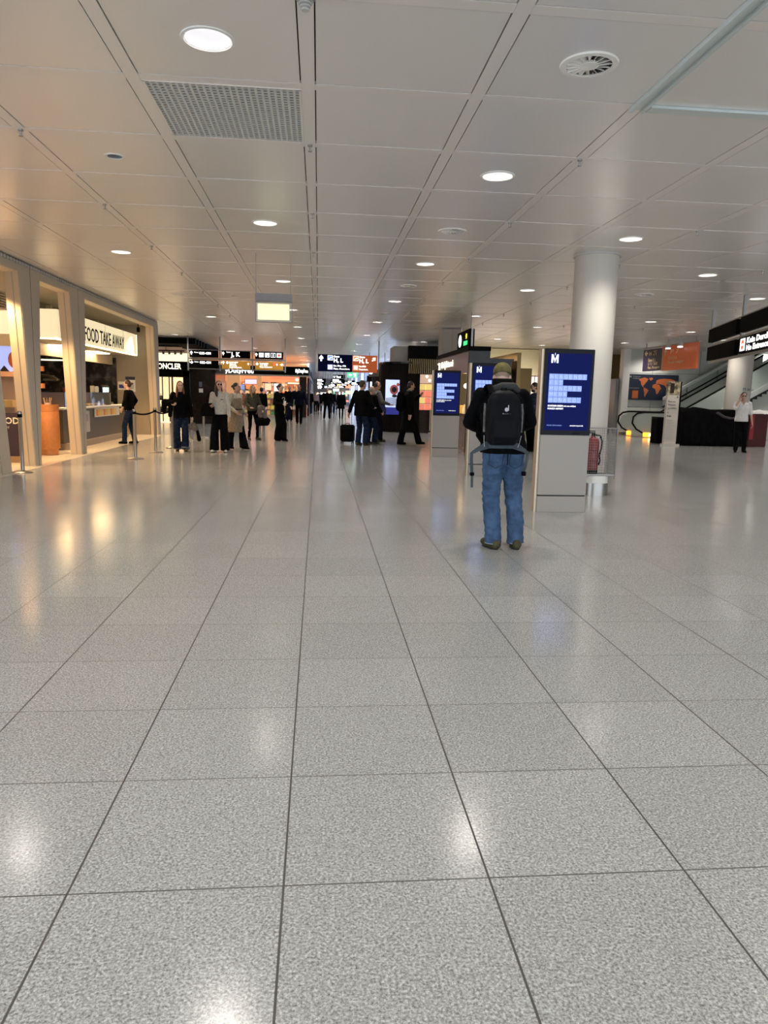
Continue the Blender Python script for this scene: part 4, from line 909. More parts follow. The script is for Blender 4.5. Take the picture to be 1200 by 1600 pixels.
# map billboard
t = thing('map_billboard', 'dark billboard with an orange world map on the grey wall', 'billboard', (14.3, 30.25, 1.5)); yb = 30.3
put('board', MB().bbox(13.14, 15.45, yb, 30.385, 1.49, 2.57, .01), mat('ink blue board', (.012, .016, .035), .35), t)
M_MAPO = mat('map orange', (.42, .11, .03), .5)
def poly(mb, pts, x, z, s, sz): mb.prism([(x+p[0]*s, z+p[1]*sz) for p in pts], yb-.004, yb, 'y')
conts = {'north_america': [(.0, .93), (.10, .95), (.25, 1.0), (.42, .93), (.36, .80), (.30, .72), (.26, .62), (.20, .58), (.24, .47), (.17, .53), (.10, .66), (.08, .80), (0, .86)],
 'south_america': [(.24, .47), (.34, .44), (.46, .33), (.40, .22), (.34, .08), (.32, -.02), (.28, .05), (.27, .25), (.23, .36)],
 'greenland': [(.44, .98), (.58, 1.0), (.62, .92), (.52, .84), (.46, .90)],
 'europe_asia': [(.78, .86), (.90, .93), (1.1, .96), (1.4, .95), (1.62, .88), (1.5, .78), (1.42, .62), (1.3, .58), (1.22, .50), (1.15, .62), (1.02, .66), (.88, .70), (.76, .68)],
 'africa': [(.62, .62), (.74, .68), (.92, .64), (.98, .50), (1.02, .46), (.94, .34), (.88, .18), (.82, .14), (.78, .30), (.74, .44), (.62, .48)],
 'australia': [(1.42, .26), (1.52, .32), (1.62, .24), (1.56, .12), (1.44, .14)]}
for n_, p in conts.items():
    q = MB(); poly(q, p, 13.68, 1.62, 1.0, .82); put('continent', q, M_MAPO, t)
put('orange_square', MB().box(13.42, 13.68, yb-.004, yb, 1.55, 1.88), M_MAPO, t)
text('logo_letter', 'M', .12, M_LGREY, (13.24, yb-.004, 2.42), parent=t); text('heading', 'Worldwide routes', .07, M_GREY, (13.40, yb-.004, 2.45), parent=t, width=.34); text('heading', 'from Munich', .07, M_GREY, (13.40, yb-.004, 2.37), parent=t, width=.28)
text('caption', 'Non-stop destinations', .07, M_GREY, (13.2, yb-.004, 1.97), parent=t, width=.5)
# navy / orange wall-hung sign, plane facing the hall axis
t = thing('direction_banner', 'big hanging direction panel, navy left part and orange right part, by the grey wall', 'direction sign', (12.4, 25.2, 2.55)); xs = 12.4
M_BOR = mat('burnt orange panel', (.42, .09, .03), .3, emis=(.25, .04, .01), es=.35); M_BNV = mat('deep navy panel', (.02, .015, .06), .3)
nv = put('navy_panel', MB().box(xs, xs+.08, 25.72, 27.25, 2.56, 3.36), M_BNV, t); og = put('orange_panel', MB().box(xs, xs+.08, 23.25, 25.66, 2.54, 3.40), M_BOR, t)
put('frame_rail', MB().box(xs, xs+.1, 23.2, 27.3, 3.40, 3.44).box(xs, xs+.1, 25.66, 25.72, 2.54, 3.44), M_ALU, t)
put('rod', MB().box(xs+.02, xs+.06, 23.4, 23.44, 3.44, CEIL).box(xs+.02, xs+.06, 27.1, 27.14, 3.44, CEIL), M_ROD, t)
def text_l(name, s_, size, m, y, z, width, parent, x=xs-.004):
    """lettering on a face looking towards -X; reads with decreasing Y"""
    me = text_mesh(s_, size, .004, width, .002); me.transform(Matrix.Translation((x, y, z)) @ Matrix(((0, 0, -1), (-1, 0, 0), (0, 1, 0))).to_4x4()); me.materials.clear(); me.materials.append(m); return put(name, me, None, parent)
def arrow_l(y, z, s, d, x=xs):
    q = MB(); arrow(q, 0, 0, s, d, 0); q.v = [(x+v[1], y-v[0], z+v[2]) for v in q.v]; return q
M_PALE = mat('pale print', (.62, .55, .52), .5, emis=(.5, .42, .4), es=.25)
put('arrow', arrow_l(27.0, 3.22, .26, 270), M_PALE, nv); text_l('pictograms', 'H ✈', .2, M_PALE, 26.75, 3.13, .6, nv); text_l('gate_line', 'Gates H, L', .17, M_PALE, 26.8, 2.90, .6, nv); text_l('line', 'U / S / TAXI', .15, M_PALE, 26.8, 2.77, .75, nv); text_l('line', 'Platz. /Passagiere', .14, M_PALE, 26.8, 2.64, .95, nv)
put('arrow', arrow_l(25.45, 3.2, .28, 0), M_PALE, og); text_l('gate_line', 'Gates H, L', .15, M_PALE, 25.2, 2.92, .62, og); text_l('line', 'Non-EU Passagiere', .14, M_PALE, 25.2, 2.78, 1.1, og); text_l('pictograms', 'P 7', .2, M_PALE, 25.1, 3.12, .6, og)
for i, (y, lab) in enumerate(((24.6, 'left'), (23.75, 'right'))):
    q = thing('banner_spotlight', 'small box spotlight aimed at the orange banner, the %s of two' % lab, 'spotlight', (12.0, y, 3.3)); put('spot_body', MB().bbox(12.0, 12.12, y-.08, y+.08, 3.28, 3.42, .01), M_LGREY, q); put('spot_lens', MB().box(12.0, 12.12, y-.07, y+.07, 3.24, 3.279), M_WHITEL, q); put('arm', MB().box(12.04, 12.08, y-.02, y+.02, 3.42, CEIL), M_LGREY, q)
# hanging frame with no-entry sign
A = Vector((9.32, 16.9, 0)); B = Vector((8.55, 14.35, 0)); dv = (B-A).normalized(); nrm = Vector((dv.y, -dv.x, 0)); Cc = A + dv*5.6
if nrm.x > 0: nrm = -nrm
t = thing('no_entry_sign', 'hanging frame of dark panels with lit No Entrance lettering at the right edge', 'hanging sign', tuple(A)[:2]+(2.4,))
def slab(p0, p1, z0, z1, th, m, name, parent, off=0):
    a = A+dv*p0+nrm*off; b = A+dv*p1+nrm*off; c = nrm*(-th)
    v = [a, b, b+c, a+c]; mb = MB(); mb.add([(q.x, q.y, z0) for q in v]+[(q.x, q.y, z1) for q in v], [(0, 1, 2, 3), (4, 7, 6, 5), (0, 4, 5, 1), (1, 5, 6, 2), (2, 6, 7, 3), (3, 7, 4, 0)])
    return put(name, mb, m, parent)
for a, b in ((0.05, 2.50), (2.80, 5.5)):
    up_ = slab(a, b, 2.84, 3.14, .1, M_BLK, 'upper_panel', t, .06); lo_ = slab(a, b, 2.42, 2.73, .1, M_BLK, 'lower_panel', t, .06)
for p in (0.0, 2.65, 5.6): slab(p-.05, p+.05, 2.36, CEIL, .06, M_ROD, 'rod', t)
for z in (2.76, 3.16, 2.385): slab(0, 5.6, z-.02, z+.03, .05, M_ROD, 'cross_bar', t)
def on_sign(me, p, z, m, name, parent):
    Rm = Matrix((dv, Vector((0, 0, 1)), dv.cross(Vector((0, 0, 1))))).transposed(); o_ = A+dv*p+nrm*.066
    me.transform(Matrix.Translation((o_.x, o_.y, z)) @ Rm.to_4x4()); me.materials.clear(); me.materials.append(m); return put(name, me, None, parent)
on_sign(text_mesh('Kein Durchgang', .15, .004, 1.9, .004), 3.4, 2.59, M_TXT, 'lettering', lo_); on_sign(text_mesh('No Entrance', .15, .004, 1.4, .004), 3.4, 2.45, M_TXT, 'lettering', lo_)
sq = MB().box(0, .34, -.0, .24, -.002, .0); on_sign(sq.mesh('i', []), 2.95, 2.46, M_TXT, 'no_entry_icon', lo_)
sq = MB().lathe([(.10, -.001), (.10, .003)], (.17, .12, 0), 20); on_sign(sq.mesh('i', []), 2.95, 2.46, mat('lit red', (0, 0, 0)), 'red_disc', lo_)
sq = MB().box(.10, .24, .10, .14, .003, .005); on_sign(sq.mesh('i', []), 2.95, 2.46, M_TXT, 'white_bar', lo_)

# escalator (runs to +X, rising at 30 degrees)
t = thing('escalator', 'escalator with curved black handrails rising to the right along the grey wall', 'escalator', (14, 28.7, 0))
sl_ = math.tan(math.radians(30)); XS = 14.35
def rail_z(x, z0): return z0 + (max(0, x-XS))*sl_
M_STR = mat('silver stringer', (.62, .64, .61), .35, .2); M_GLB = mat('greenish glass panel', (.42, .47, .43), .2)
for y in (28.0, 29.4):
    pts = [(12.95, y, .18), (12.68, y, .32), (12.50, y, .56), (12.52, y, .80), (12.68, y, .95), (12.95, y, 1.0), (14.3, y, 1.0)] + [(x, y, rail_z(x, 1.0)) for x in (14.8, 15.5, 17, 18.6)]
    put('handrail', MB().tube(pts, .035, 8), M_BLACK, t, smooth=True)
    pan = [(12.62, .2), (14.35, .12), (18.6, rail_z(18.6, .12)), (18.6, rail_z(18.6, .96)), (14.35, .96), (12.95, .96), (12.66, .82), (12.56, .56)]
    put('balustrade_panel', MB().prism(pan, y-.012, y+.012, 'y'), M_GLB, t)
    st = [(13.0, 0), (14.35, 0), (14.35+18.6-14.35, rail_z(18.6, -.1)), (18.6, rail_z(18.6, .16)), (14.35, .16), (13.0, .2)]
    put('stringer', MB().prism(st, y-.10, y+.10, 'y'), M_STR, t)
put('floor_vent', MB().box(13.30, 13.62, 27.90, 27.905, .42, .72), M_GREY, t)
sp_ = MB()
for i in range(24):
    x = 14.1+.19*i; z = max(0, x-XS)*sl_; sp_.box(x, x+.2, 28.12, 29.28, z-.22 if z > .2 else .001, z+.02)
put('steps', sp_, mat('escalator step black', (.02, .022, .022), .5), t)
put('landing_plate', MB().box(12.7, 14.1, 28.1, 29.3, 0, .012), M_STEEL, t)
put('soffit', MB().prism([(15.0, 0.0), (18.6, 0.0), (18.6, rail_z(18.6, -.12)), (15.0, rail_z(15.0, -.12)+.02)], 28.14, 29.26, 'y'), M_WALL, t)
for x0_, y0_, z0_, s_ in ((12.92, 27.86, .03, 0.30), (12.86, 29.3, .03, .2)): put('amber_lamp', MB().box(x0_, x0_+s_, y0_, y0_+.03, z0_, z0_+.17), mat('amber lamp', (1, .4, .03), .4, emis=(1, .36, .03), es=2.2), t)
put('white_lamp', MB().box(13.14, 13.24, 27.84, 27.86, .05, .16), mat('amber core', (1, .8, .4), .4, emis=(1, .75, .3), es=6), t)
# second flight behind: bands against the wall
t = thing('stair_flight', 'upper escalator balustrade with pale stringers rising against the grey wall', 'escalator', (17, 29.9, 1))
for dz, th, m_ in ((1.35, .12, M_STR), (1.05, .05, M_BLACK), (.62, .10, M_STR)):
    put('sloping_band', MB().prism([(14.6, rail_z(14.6, dz)), (20.5, rail_z(20.5, dz)), (20.5, rail_z(20.5, dz)+th), (14.6, rail_z(14.6, dz)+th)], 29.75, 29.9, 'y'), m_, t)
put('glass_panel', MB().prism([(14.6, rail_z(14.6, .72)), (20.5, rail_z(20.5, .72)), (20.5, rail_z(20.5, 1.35)), (14.6, rail_z(14.6, 1.35))], 29.82, 29.84, 'y'), M_GLB, t)
for x in (15.6, 16.9, 18.2): put('post', MB().box(x-.02, x+.02, 29.78, 29.86, rail_z(x, .62), rail_z(x, 1.4)), M_GREY, t)
put('support', MB().box(14.7, 14.8, 29.75, 29.9, 0, .8), M_STR, t)

# ------------------------------------------------------------------ covered stand, totem, red cabinet on the right
M_DRP = cloth('black drape', (0.003, 0.0028, 0.0035), .4, 6)
def draped(name, x0, x1, y0, y1, top, label, cat, m=M_DRP, n=60, sag=.03, fold=.018):
    """closed cloth-covered block: folds round the sides, uneven top"""
    mb = MB(); per = []
    L = [(x0, y0), (x1, y0), (x1, y1), (x0, y1)]
    for s_ in range(4):
        a = Vector(L[s_]); b = Vector(L[(s_+1) % 4]); k = n if s_ % 2 == 0 else n//3
        for i in range(k): per.append(a.lerp(b, i/k))
    c = Vector(((x0+x1)/2, (y0+y1)/2)); N = len(per); v = []; R = 8
    for r in range(R+1):
        f_ = r/R
        for i, p in enumerate(per):
            d = (p-c).normalized(); w_ = fold*(1.4-f_)*math.sin(i*1.7+2*math.sin(i*.31)) + .012*(1-f_)
            z = f_*(top(p.x)) if r < R else top(p.x)
            q = p + d*w_; v.append((q.x, q.y, max(0.0, z)))
    f = [(r*N+i, r*N+(i+1) % N, (r+1)*N+(i+1) % N, (r+1)*N+i) for r in range(R) for i in range(N)]
    o1 = len(v)
    for i, p in enumerate(per):
        q = c.lerp(p, .45); v.append((q.x, q.y, top(q.x)-sag+.03*math.sin(q.x*9)))
    v.append((c.x, c.y, top(c.x)-sag)); f += [(R*N+i, R*N+(i+1) % N, o1+(i+1) % N, o1+i) for i in range(N)] + [(o1+i, o1+(i+1) % N, len(v)-1) for i in range(N)]
    f.append(tuple(range(N)))
    mb.add(v, f); t = thing(name, label, cat, ((x0+x1)/2, (y0+y1)/2, 0)); put('cover', mb, m, t, smooth='full'); return t
def topf(x): 
    pts = [(11.9, 1.17), (12.3, 1.29), (12.6, 1.26), (13.0, 1.20), (13.6, 1.20), (14.3, 1.22)]
    for (a, za), (b, zb) in zip(pts, pts[1:]):
        if x <= b: return za+(zb-za)*max(0, (x-a)/(b-a))
    return 1.22
t = draped('covered_stand', 12.08, 14.25, 23.0, 24.4, topf, 'long sales stand completely covered with a black cloth beside the tall sign totem', 'covered stand')
sw = MB().tube([(13.1, 22.93, 1.12), (13.35, 22.9, .98), (13.6, 22.9, .93), (13.8, 22.9, .98), (14.0, 22.91, 1.12)], [(.012, .05)]*5, 8); put('hem_fold', sw, mat('grey satin hem', (.10, .09, .095), .4), t, smooth=True)
t = draped('covered_bin', 11.62, 11.98, 24.0, 24.5, lambda x: .93-.04*(x-11.2), 'low narrow block under black cloth left of the tall sign totem', 'covered stand', n=16)
t = thing('sign_totem', 'tall white sign totem with a picture at the top in front of the covered stand', 'sign totem', (11.55, 22.96, 0))
put('totem_body', MB().bbox(11.34, 11.76, 22.905, 23.02, .06, 1.66, .004), mat('ivory board', (.60, .54, .46), .4), t); put('totem_edge', MB().box(11.76, 11.82, 22.92, 23.02, .06, 2.09), M_BLACK, t)
put('picture', MB().box(11.34, 11.76, 22.90, 23.02, 1.66, 2.09), noisy(mat('photo print', (.3, .22, .12), .4), 7, (.05, .03, .02), (.55, .45, .28)), t); put('foot_plate', MB().box(11.30, 11.86, 22.85, 23.06, 0, .06), mat('ivory board', (0, 0, 0)), t)
put('picture_door', MB().box(11.42, 11.55, 22.895, 22.90, 1.72, 2.03), M_BRN, t)
for i, s_ in enumerate(('Brezn und', 'Weisswurst', 'Spezialitäten')): text('heading', s_, .085, M_GREY, (11.38, 22.898, 1.42-.105*i), parent=t, width=(.24, .26, .3)[i])
text('floor_number', '1', .1, M_BLACK, (11.38, 22.898, 1.05), parent=t); text('arrow_mark', '8 min', .08, M_BLACK, (11.38, 22.898, .95), parent=t, width=.14)
for i in range(9): text('small_line', ('Öffnungszeiten', 'Montag', 'Dienstag', 'Mittwoch', 'Donnerstag', 'Freitag', 'Samstag', 'Sonntag', 'Danke')[i], .045, M_LGREY, (11.38, 22.898, .82-.075*i), parent=t, width=.2+.05*(i % 3))
text('emblem', 'A', .08, M_BRN, (11.66, 22.898, 1.57), parent=t)
t = thing('red_cabinet', 'dark red cabinet with a white crumpled cover on top, right end of the covered stand', 'cabinet', (14.75, 23.4, 0))
put('cabinet_body', MB().bbox(14.33, 15.0, 23.05, 24.0, 0, 1.10, .02), mat('dark red lacquer', (.065, .005, .005), .35), t); put('bright_stripe', MB().box(14.36, 14.50, 23.03, 23.05, .25, 1.08), mat('crimson strip', (.28, .02, .025), .4), t)
q = MB(); N = 14; v = []
for i in range(N):
    for j in range(8):
        x = 14.24+.84*i/(N-1); y = 22.98+1.06*j/7; e = 1 if (0 < i < N-1 and 0 < j < 7) else 0
        v.append((x, y, 1.11+e*(.06+.07*noise.noise(Vector((x*5, y*4, 0)))+.05*(x-14.2)) - (0 if e else .04*abs(noise.noise(Vector((x*9, y*7, 2)))))))
f = [(i*8+j, (i+1)*8+j, (i+1)*8+j+1, i*8+j+1) for i in range(N-1) for j in range(7)]; o_ = len(v); v += [(a, b, 1.10) for a, b, c in v]
f2 = [(a+o_, d+o_, c+o_, b+o_) for a, b, c, d in f]; rim = [i*8 for i in range(N)] + [(N-1)*8+j for j in range(1, 8)] + [i*8+7 for i in range(N-2, -1, -1)] + [j for j in range(6, 0, -1)]
f3 = [(rim[i], rim[(i+1) % len(rim)], rim[(i+1) % len(rim)]+o_, rim[i]+o_) for i in range(len(rim))]
q.add(v, f+f2+f3); put('white_cover', q, mat('white sheet', (.7, .7, .68), .7), t, smooth='full')

# ------------------------------------------------------------------ belt posts
def belt_post():
    t = thing('belt_post', '', 'belt post')
    put('pole', MB().lathe([(.032, .03), (.032, .96), (.036, .965), (.036, 1.02), (.03, 1.035), (.001, 1.037)], n=20), M_STEEL, t, True, smooth=True)
    put('base_plate', MB().lathe([(.16, 0), (.165, .008), (.15, .02), (.05, .03), (.034, .04)], n=28), M_STEEL, t, True, smooth=True)
    put('belt_cassette', MB().lathe([(.038, .93), (.038, .985)], n=16), M_BLACK, t, True, smooth=True)
    return t
bp0 = None
BP = [(-5.0, 12.72, 'steel belt post nearest the viewer, before the first leaning frame of the food stall'), (-3.81, 15.51, 'steel belt post before the food stall, nearest of the row reaching to the red-haired woman'), (-3.76, 17.2, 'steel belt post between the food stall end frame and the red-haired woman'),
      (-3.66, 18.63, 'steel belt post right behind the red-haired woman'), (-3.75, 22.0, 'steel belt post between the red-haired woman and the woman in the pale sweatshirt'), (-3.55, 23.0, 'steel belt post partly behind the woman in the pale sweatshirt')]
for x, y, lab in BP:
    t = copy_tree(bp0) if bp0 else belt_post(); bp0 = bp0 or t; t.location = (x, y, 0.004 if x < -5.02 else 0); t['label'] = lab; t['group'] = 'steel belt posts'
def belt(a, b, label, sag=.05):
    pts = []; a = Vector(a); b = Vector(b)
    for i in range(13):
        u = i/12; p = a.lerp(b, u); p.z -= sag*4*u*(1-u); pts.append(p)
    solo('barrier_belt', MB().tube(pts, [(.025, .003)]*13, 4, flat=(0, 0, 1)), C_BLACK, label, 'barrier belt', 'black barrier belts')
belt((-3.81, 15.55, .955), (-3.76, 17.16, .955), 'black belt stretched between the two posts in front of the food stall')
belt((-3.76, 17.24, .955), (-3.66, 18.59, .955), 'black belt running to the post behind the red-haired woman', .07)

# ------------------------------------------------------------------ fashion shop and marble corner, Y = 33
t = thing('fashion_shop', 'black fascia fashion shop front with lit serif lettering and glass showcase', 'shop front', (-6.8, 33, 0))
put('fascia', MB().box(-9.6, -5.66, 32.9, 33.3, 2.30, 2.70), M_BLACK, t)
put('door_frame', MB().box(-9.6, -5.70, 32.95, 33.1, 2.02, 2.30).box(-5.95, -5.66, 32.95, 33.2, 0, 2.3).box(-6.45, -6.40, 32.95, 33.1, 0, 2.02), M_BLACKG, t)
tx = text('lettering', 'MONCLER', .34, M_WARMT, (-7.22, 32.89, 2.37), parent=t, width=1.20, bold=.006)
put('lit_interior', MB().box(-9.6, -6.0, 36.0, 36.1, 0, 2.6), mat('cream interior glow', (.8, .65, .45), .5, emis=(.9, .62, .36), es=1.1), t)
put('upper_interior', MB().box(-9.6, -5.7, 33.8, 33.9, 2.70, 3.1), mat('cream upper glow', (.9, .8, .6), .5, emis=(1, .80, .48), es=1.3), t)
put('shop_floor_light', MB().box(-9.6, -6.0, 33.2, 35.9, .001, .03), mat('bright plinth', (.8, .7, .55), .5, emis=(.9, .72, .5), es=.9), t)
put('glass_pane', MB().box(-7.7, -6.45, 33.0, 33.02, .05, 2.02), M_GLASS, t)
put('shelf', MB().box(-7.6, -6.6, 33.6, 34.0, 1.0, 1.05).box(-7.6, -6.6, 33.6, 34.0, .45, .5).box(-7.0, -6.96, 33.6, 33.64, .05, 2.4).box(-6.7, -6.66, 33.6, 33.64, .05, 2.4), M_BLACK, t)
for i, (x, z, r) in enumerate(((-7.2, .50, .16), (-6.85, .5, .14), (-7.15, 1.05, .12))):
    q = thing('handbag', ('pale handbag on the lower showcase shelf', 'second pale handbag on the lower showcase shelf', 'small pale handbag on the upper showcase shelf')[i], 'handbag', (x, 33.8, z)); put('bag_body', MB().bbox(x-r, x+r, 33.72, 33.88, z, z+r*1.3, .02), M_CREAMP, q, smooth=True); put('handle', MB().tube([(x-r*.5, 33.8, z+r*1.2), (x-r*.4, 33.8, z+r*2), (x+r*.4, 33.8, z+r*2), (x+r*.5, 33.8, z+r*1.2)], .012, 6), M_BRN, q)
t = thing('marble_wall_block', 'dark reddish brown polished marble wall between the fashion shop and the duty-free shop', 'wall block', (-5.1, 33.5, 0))
put('wall_slab', MB().box(-5.66, -4.55, 33.0, 36.5, 0, 2.62), noisy(mat('dark brown marble', (.04, .02, .015), .12), 4, (.006, .0035, .003), (.03, .019, .016), detail=8, lohi=(.35, .8)), t)
put('notice', MB().box(-5.28, -5.10, 32.985, 33.0, 1.38, 1.55), M_WHITEP, t); put('blue_notice', MB().box(-5.27, -5.13, 32.985, 33.0, 1.62, 1.85), mat('blue grey print', (0, 0, 0)), t)
t = thing('ceiling_baffle', 'row of black slats bent round a corner on the ceiling above the fashion shop', 'ceiling slats', (-6, 32, 3.4))
g = MB()
for i in range(4): g.box(-9.5, -5.1, 31.2+.75*i, 31.45+.75*i, 3.35, 3.59)
put('long_slats', g, M_BLACK, t); g = MB()
for i in range(12): g.box(-6.2+.02*i, -5.1, 34.3+.34*i, 34.48+.34*i, 3.35, 3.59)
put('short_slats', g, M_BLACK, t)
t = thing('track_light_rail', 'black ceiling track with small spotlights over the fashion shop', 'track light', (-6.4, 32.7, 3.1))
put('track', MB().box(-6.9, -5.8, 32.6, 32.66, 3.12, 3.16).box(-6.6, -6.58, 32.62, 32.64, 3.16, 3.35).box(-9.6, -5.9, 31.9, 32.0, 3.28, 3.33), M_BLACK, t)
for i in range(4): put('spot_head', MB().lathe([(.05, 0), (.05, .13)], (-6.7+.25*i, 32.63, 2.98), 12), M_GREY, t, smooth=True)

# ------------------------------------------------------------------ duty-free shop, Y = 44
DY = 44.0
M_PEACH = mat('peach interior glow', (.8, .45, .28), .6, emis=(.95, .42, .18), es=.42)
t = thing('duty_free_shop', 'large duty-free shop with black fascia and glowing peach interior', 'shop', (-3.2, 45, 0))
put('fascia', MB().box(-6.3, -.60, DY, DY+.4, 2.50, 3.0).box(-.70, -.58, DY+.4, 75, 2.5, 3.0), M_BLACK, t)
put('fascia_edge', MB().box(-6.3, -.55, DY-.06, DY+.4, 2.42, 2.50).box(-.62, -.52, DY+.4, 75, 2.42, 2.5), M_LGREY, t)
text('lettering', 'MyDutyFree', .42, M_TXT, (-5.8, DY-.01, 2.56), parent=t, width=1.95, bold=.012); text('lettering', 'MyDutyFree', .30, M_TXT, (-1.38, DY-.01, 2.66), parent=t, width=.74, bold=.008)
put('white_portal', MB().box(-5.15, -4.95, 37.0, 37.15, 0, 2.45), mat('white portal glow', (1, 1, .95), .5, emis=(1, .95, .82), es=2.2), t)
put('yellow_panel', MB().box(-4.9, -4.72, 37.4, 37.5, .4, 2.35), mat('yellow glow', (.8, .6, .05), .5, emis=(.9, .60, .05), es=1), t)

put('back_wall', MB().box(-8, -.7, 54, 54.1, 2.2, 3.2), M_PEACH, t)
def stocked(name, sc_):
    m = mat(name, (.5, .3, .2), .6); N, L, b = nodes(m)
    tc = N.new('ShaderNodeTexCoord'); mp = N.new('ShaderNodeMapping'); mp.inputs['Scale'].default_value = (sc_, 0, sc_*1.1); L.new(tc.outputs['Object'], mp.inputs[0])
    v = N.new('ShaderNodeTexVoronoi'); v.distance = 'CHEBYCHEV'; v.inputs['Scale'].default_value = 1; v.inputs['Randomness'].default_value = .35; L.new(mp.outputs[0], v.inputs['Vector'])
    s_ = N.new('ShaderNodeSeparateColor'); L.new(v.outputs['Color'], s_.inputs[0]); cr = N.new('ShaderNodeValToRGB'); cr.color_ramp.interpolation = 'CONSTANT'; e = cr.color_ramp.elements
    cs = [(.62, .30, .14), (.9, .62, .35), (.05, .03, .02), (.75, .18, .08), (.95, .85, .65), (.10, .22, .12), (.45, .2, .1), (.12, .14, .3), (.9, .5, .25)]
    e[0].color = (*cs[0], 1); e[1].position = .11; e[1].color = (*cs[1], 1)
    for i in range(2, 9): q = e.new(i*.11); q.color = (*cs[i], 1)
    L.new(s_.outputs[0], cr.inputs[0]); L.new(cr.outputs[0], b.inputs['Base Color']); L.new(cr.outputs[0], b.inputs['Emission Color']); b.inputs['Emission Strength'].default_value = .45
    return m
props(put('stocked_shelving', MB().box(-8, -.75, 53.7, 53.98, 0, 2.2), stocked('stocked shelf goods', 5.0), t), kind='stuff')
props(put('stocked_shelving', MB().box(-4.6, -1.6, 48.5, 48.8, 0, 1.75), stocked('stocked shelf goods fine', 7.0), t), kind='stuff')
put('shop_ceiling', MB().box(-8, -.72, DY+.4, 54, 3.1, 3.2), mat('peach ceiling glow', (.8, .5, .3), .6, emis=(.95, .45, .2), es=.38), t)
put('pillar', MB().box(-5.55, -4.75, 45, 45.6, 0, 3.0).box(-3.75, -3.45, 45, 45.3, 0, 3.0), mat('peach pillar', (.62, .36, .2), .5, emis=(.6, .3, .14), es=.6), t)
for b_ in ((-1.15, -.72, .5, 1), (-.72, -.6, 3, 4), (-.72, -.6, 8, 9.5), (-.72, -.6, 14, 17)): put('dark_pier', MB().box(b_[0], b_[1], DY+b_[2], DY+b_[3], 0, 2.42), M_BRN, t)
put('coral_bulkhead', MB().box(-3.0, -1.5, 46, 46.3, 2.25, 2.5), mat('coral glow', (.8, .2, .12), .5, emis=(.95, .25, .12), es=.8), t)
for i, (x0_, x1_, z0_, z1_, c, lab) in enumerate(((-4.5, -3.78, 1.95, 2.22, (.62, .58, .95), 'lavender screen'), (-4.45, -3.7, 1.65, 1.92, (.95, .22, .08), 'orange red script panel'), (-2.75, -2.3, 1.55, 2.0, (.95, .98, .98), 'bright white window screen'), (-4.85, -4.55, 1.6, 1.9, (.15, .25, .55), 'blue screen'), (-1.0, -.8, 1.5, 2.1, (.9, .6, .4), 'amber panel'), (-1.9, -1.2, 2.0, 2.1, (1, .8, .5), 'bright shelf strip'), (-3.3, -2.9, 1.6, 2.0, (.95, .55, .35), 'peach picture'))):
    q = thing('shop_screen', '%s inside the duty-free shop' % lab, 'screen', ((x0_+x1_)/2, 46, z0_)); put('screen_face', MB().box(x0_, x1_, 45.7, 45.72, z0_, z1_), mat('screen %d' % i, c, .5, emis=c, es=1.0), q); put('screen_back', MB().box(x0_-.03, x1_+.03, 45.72, 45.8, z0_-.03, z1_+.03), M_GREY, q)
    put('screen_post', MB().box((x0_+x1_)/2-.02, (x0_+x1_)/2+.02, 45.74, 45.78, 0, z0_-.03), M_GREY, q)
pal = [(.7, .35, .15), (.8, .6, .3), (.1, .3, .12), (.7, .12, .08), (.85, .8, .7), (.1, .15, .4), (.9, .5, .2), (.3, .12, .07), (.15, .4, .35), (.85, .7, .15)]
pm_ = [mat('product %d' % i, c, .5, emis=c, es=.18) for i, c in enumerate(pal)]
pmesh = [MB().bbox(-.09, .09, -.08, .08, 0, .24, .01).mesh('product', [m_]) for m_ in pm_]
shelf_n = 0
for gx_, gy_, w_, lab in ((-5.6, 45.0, 1.2, 'leftmost'), (-4.2, 44.6, 1.3, 'second from the left'), (-2.6, 44.5, 1.5, 'middle'), (-1.55, 45.6, .8, 'rightmost')):
    t = thing('gondola', 'low duty-free gondola of coloured goods, %s one in the shop front' % lab, 'shelf unit', (gx_, gy_, 0))
    g = MB().box(gx_-w_/2, gx_+w_/2, gy_, gy_+.6, 0, .12)
    for z in (.42, .76, 1.10): g.box(gx_-w_/2, gx_+w_/2, gy_, gy_+.6, z, z+.03)
    put('shelf_boards', g, mat('pale shelf', (.6, .5, .38), .5), t); put('back_panel', MB().box(gx_-w_/2, gx_+w_/2, gy_+.3, gy_+.33, .12, 1.35), M_CREAMP, t)
    n_ = int(w_/.22)
    for r, z in enumerate((.12, .45, .79, 1.13)):
        for c in range(n_):
            o = bpy.data.objects.new('product_box', random.choice(pmesh)); COL.objects.link(o); o.location = (gx_-w_/2+.13+.22*c, gy_+.12, z); o.scale = (1, 1, random.uniform(.75, 1.1))
            props(o, 'coloured product box on a duty-free gondola', 'product box', 'goods on the duty-free gondolas')
for i in range(5):
    lamp_panel(-5.4+i, -5.0+i, 46.5, 50, 3.08, mat('duty free warm light', (1, .8, .6), .5, emis=(1, .66, .4), es=7), ('leftmost', 'second from the left', 'middle', 'fourth from the left', 'rightmost')[i]+' of five warm ceiling strips in the duty-free shop', 'duty-free ceiling strips')
t = thing('globe_lamp', 'bright globe lamp at the right corner of the duty-free shop', 'lamp', (-1.3, 44.6, 2.0)); put('globe', MB().ell((-1.3, 44.6, 2.25), (.09, .09, .09)), M_WHITEL, t, smooth=True); put('cord', MB().box(-1.305, -1.295, 44.59, 44.61, 2.33, 3.1), M_BLACK, t)
struct('wall_left', MB().box(-9.7, -.72, 54.2, 54.4, 0, CEIL), M_WALL)
struct('wall_left', MB().box(-14, -9.6, 24.4, 24.6, 0, CEIL), M_BEIGE)
struct('wall_left', MB().box(-9.8, -9.6, 24.6, 54.2, 0, CEIL), M_BEIGE)
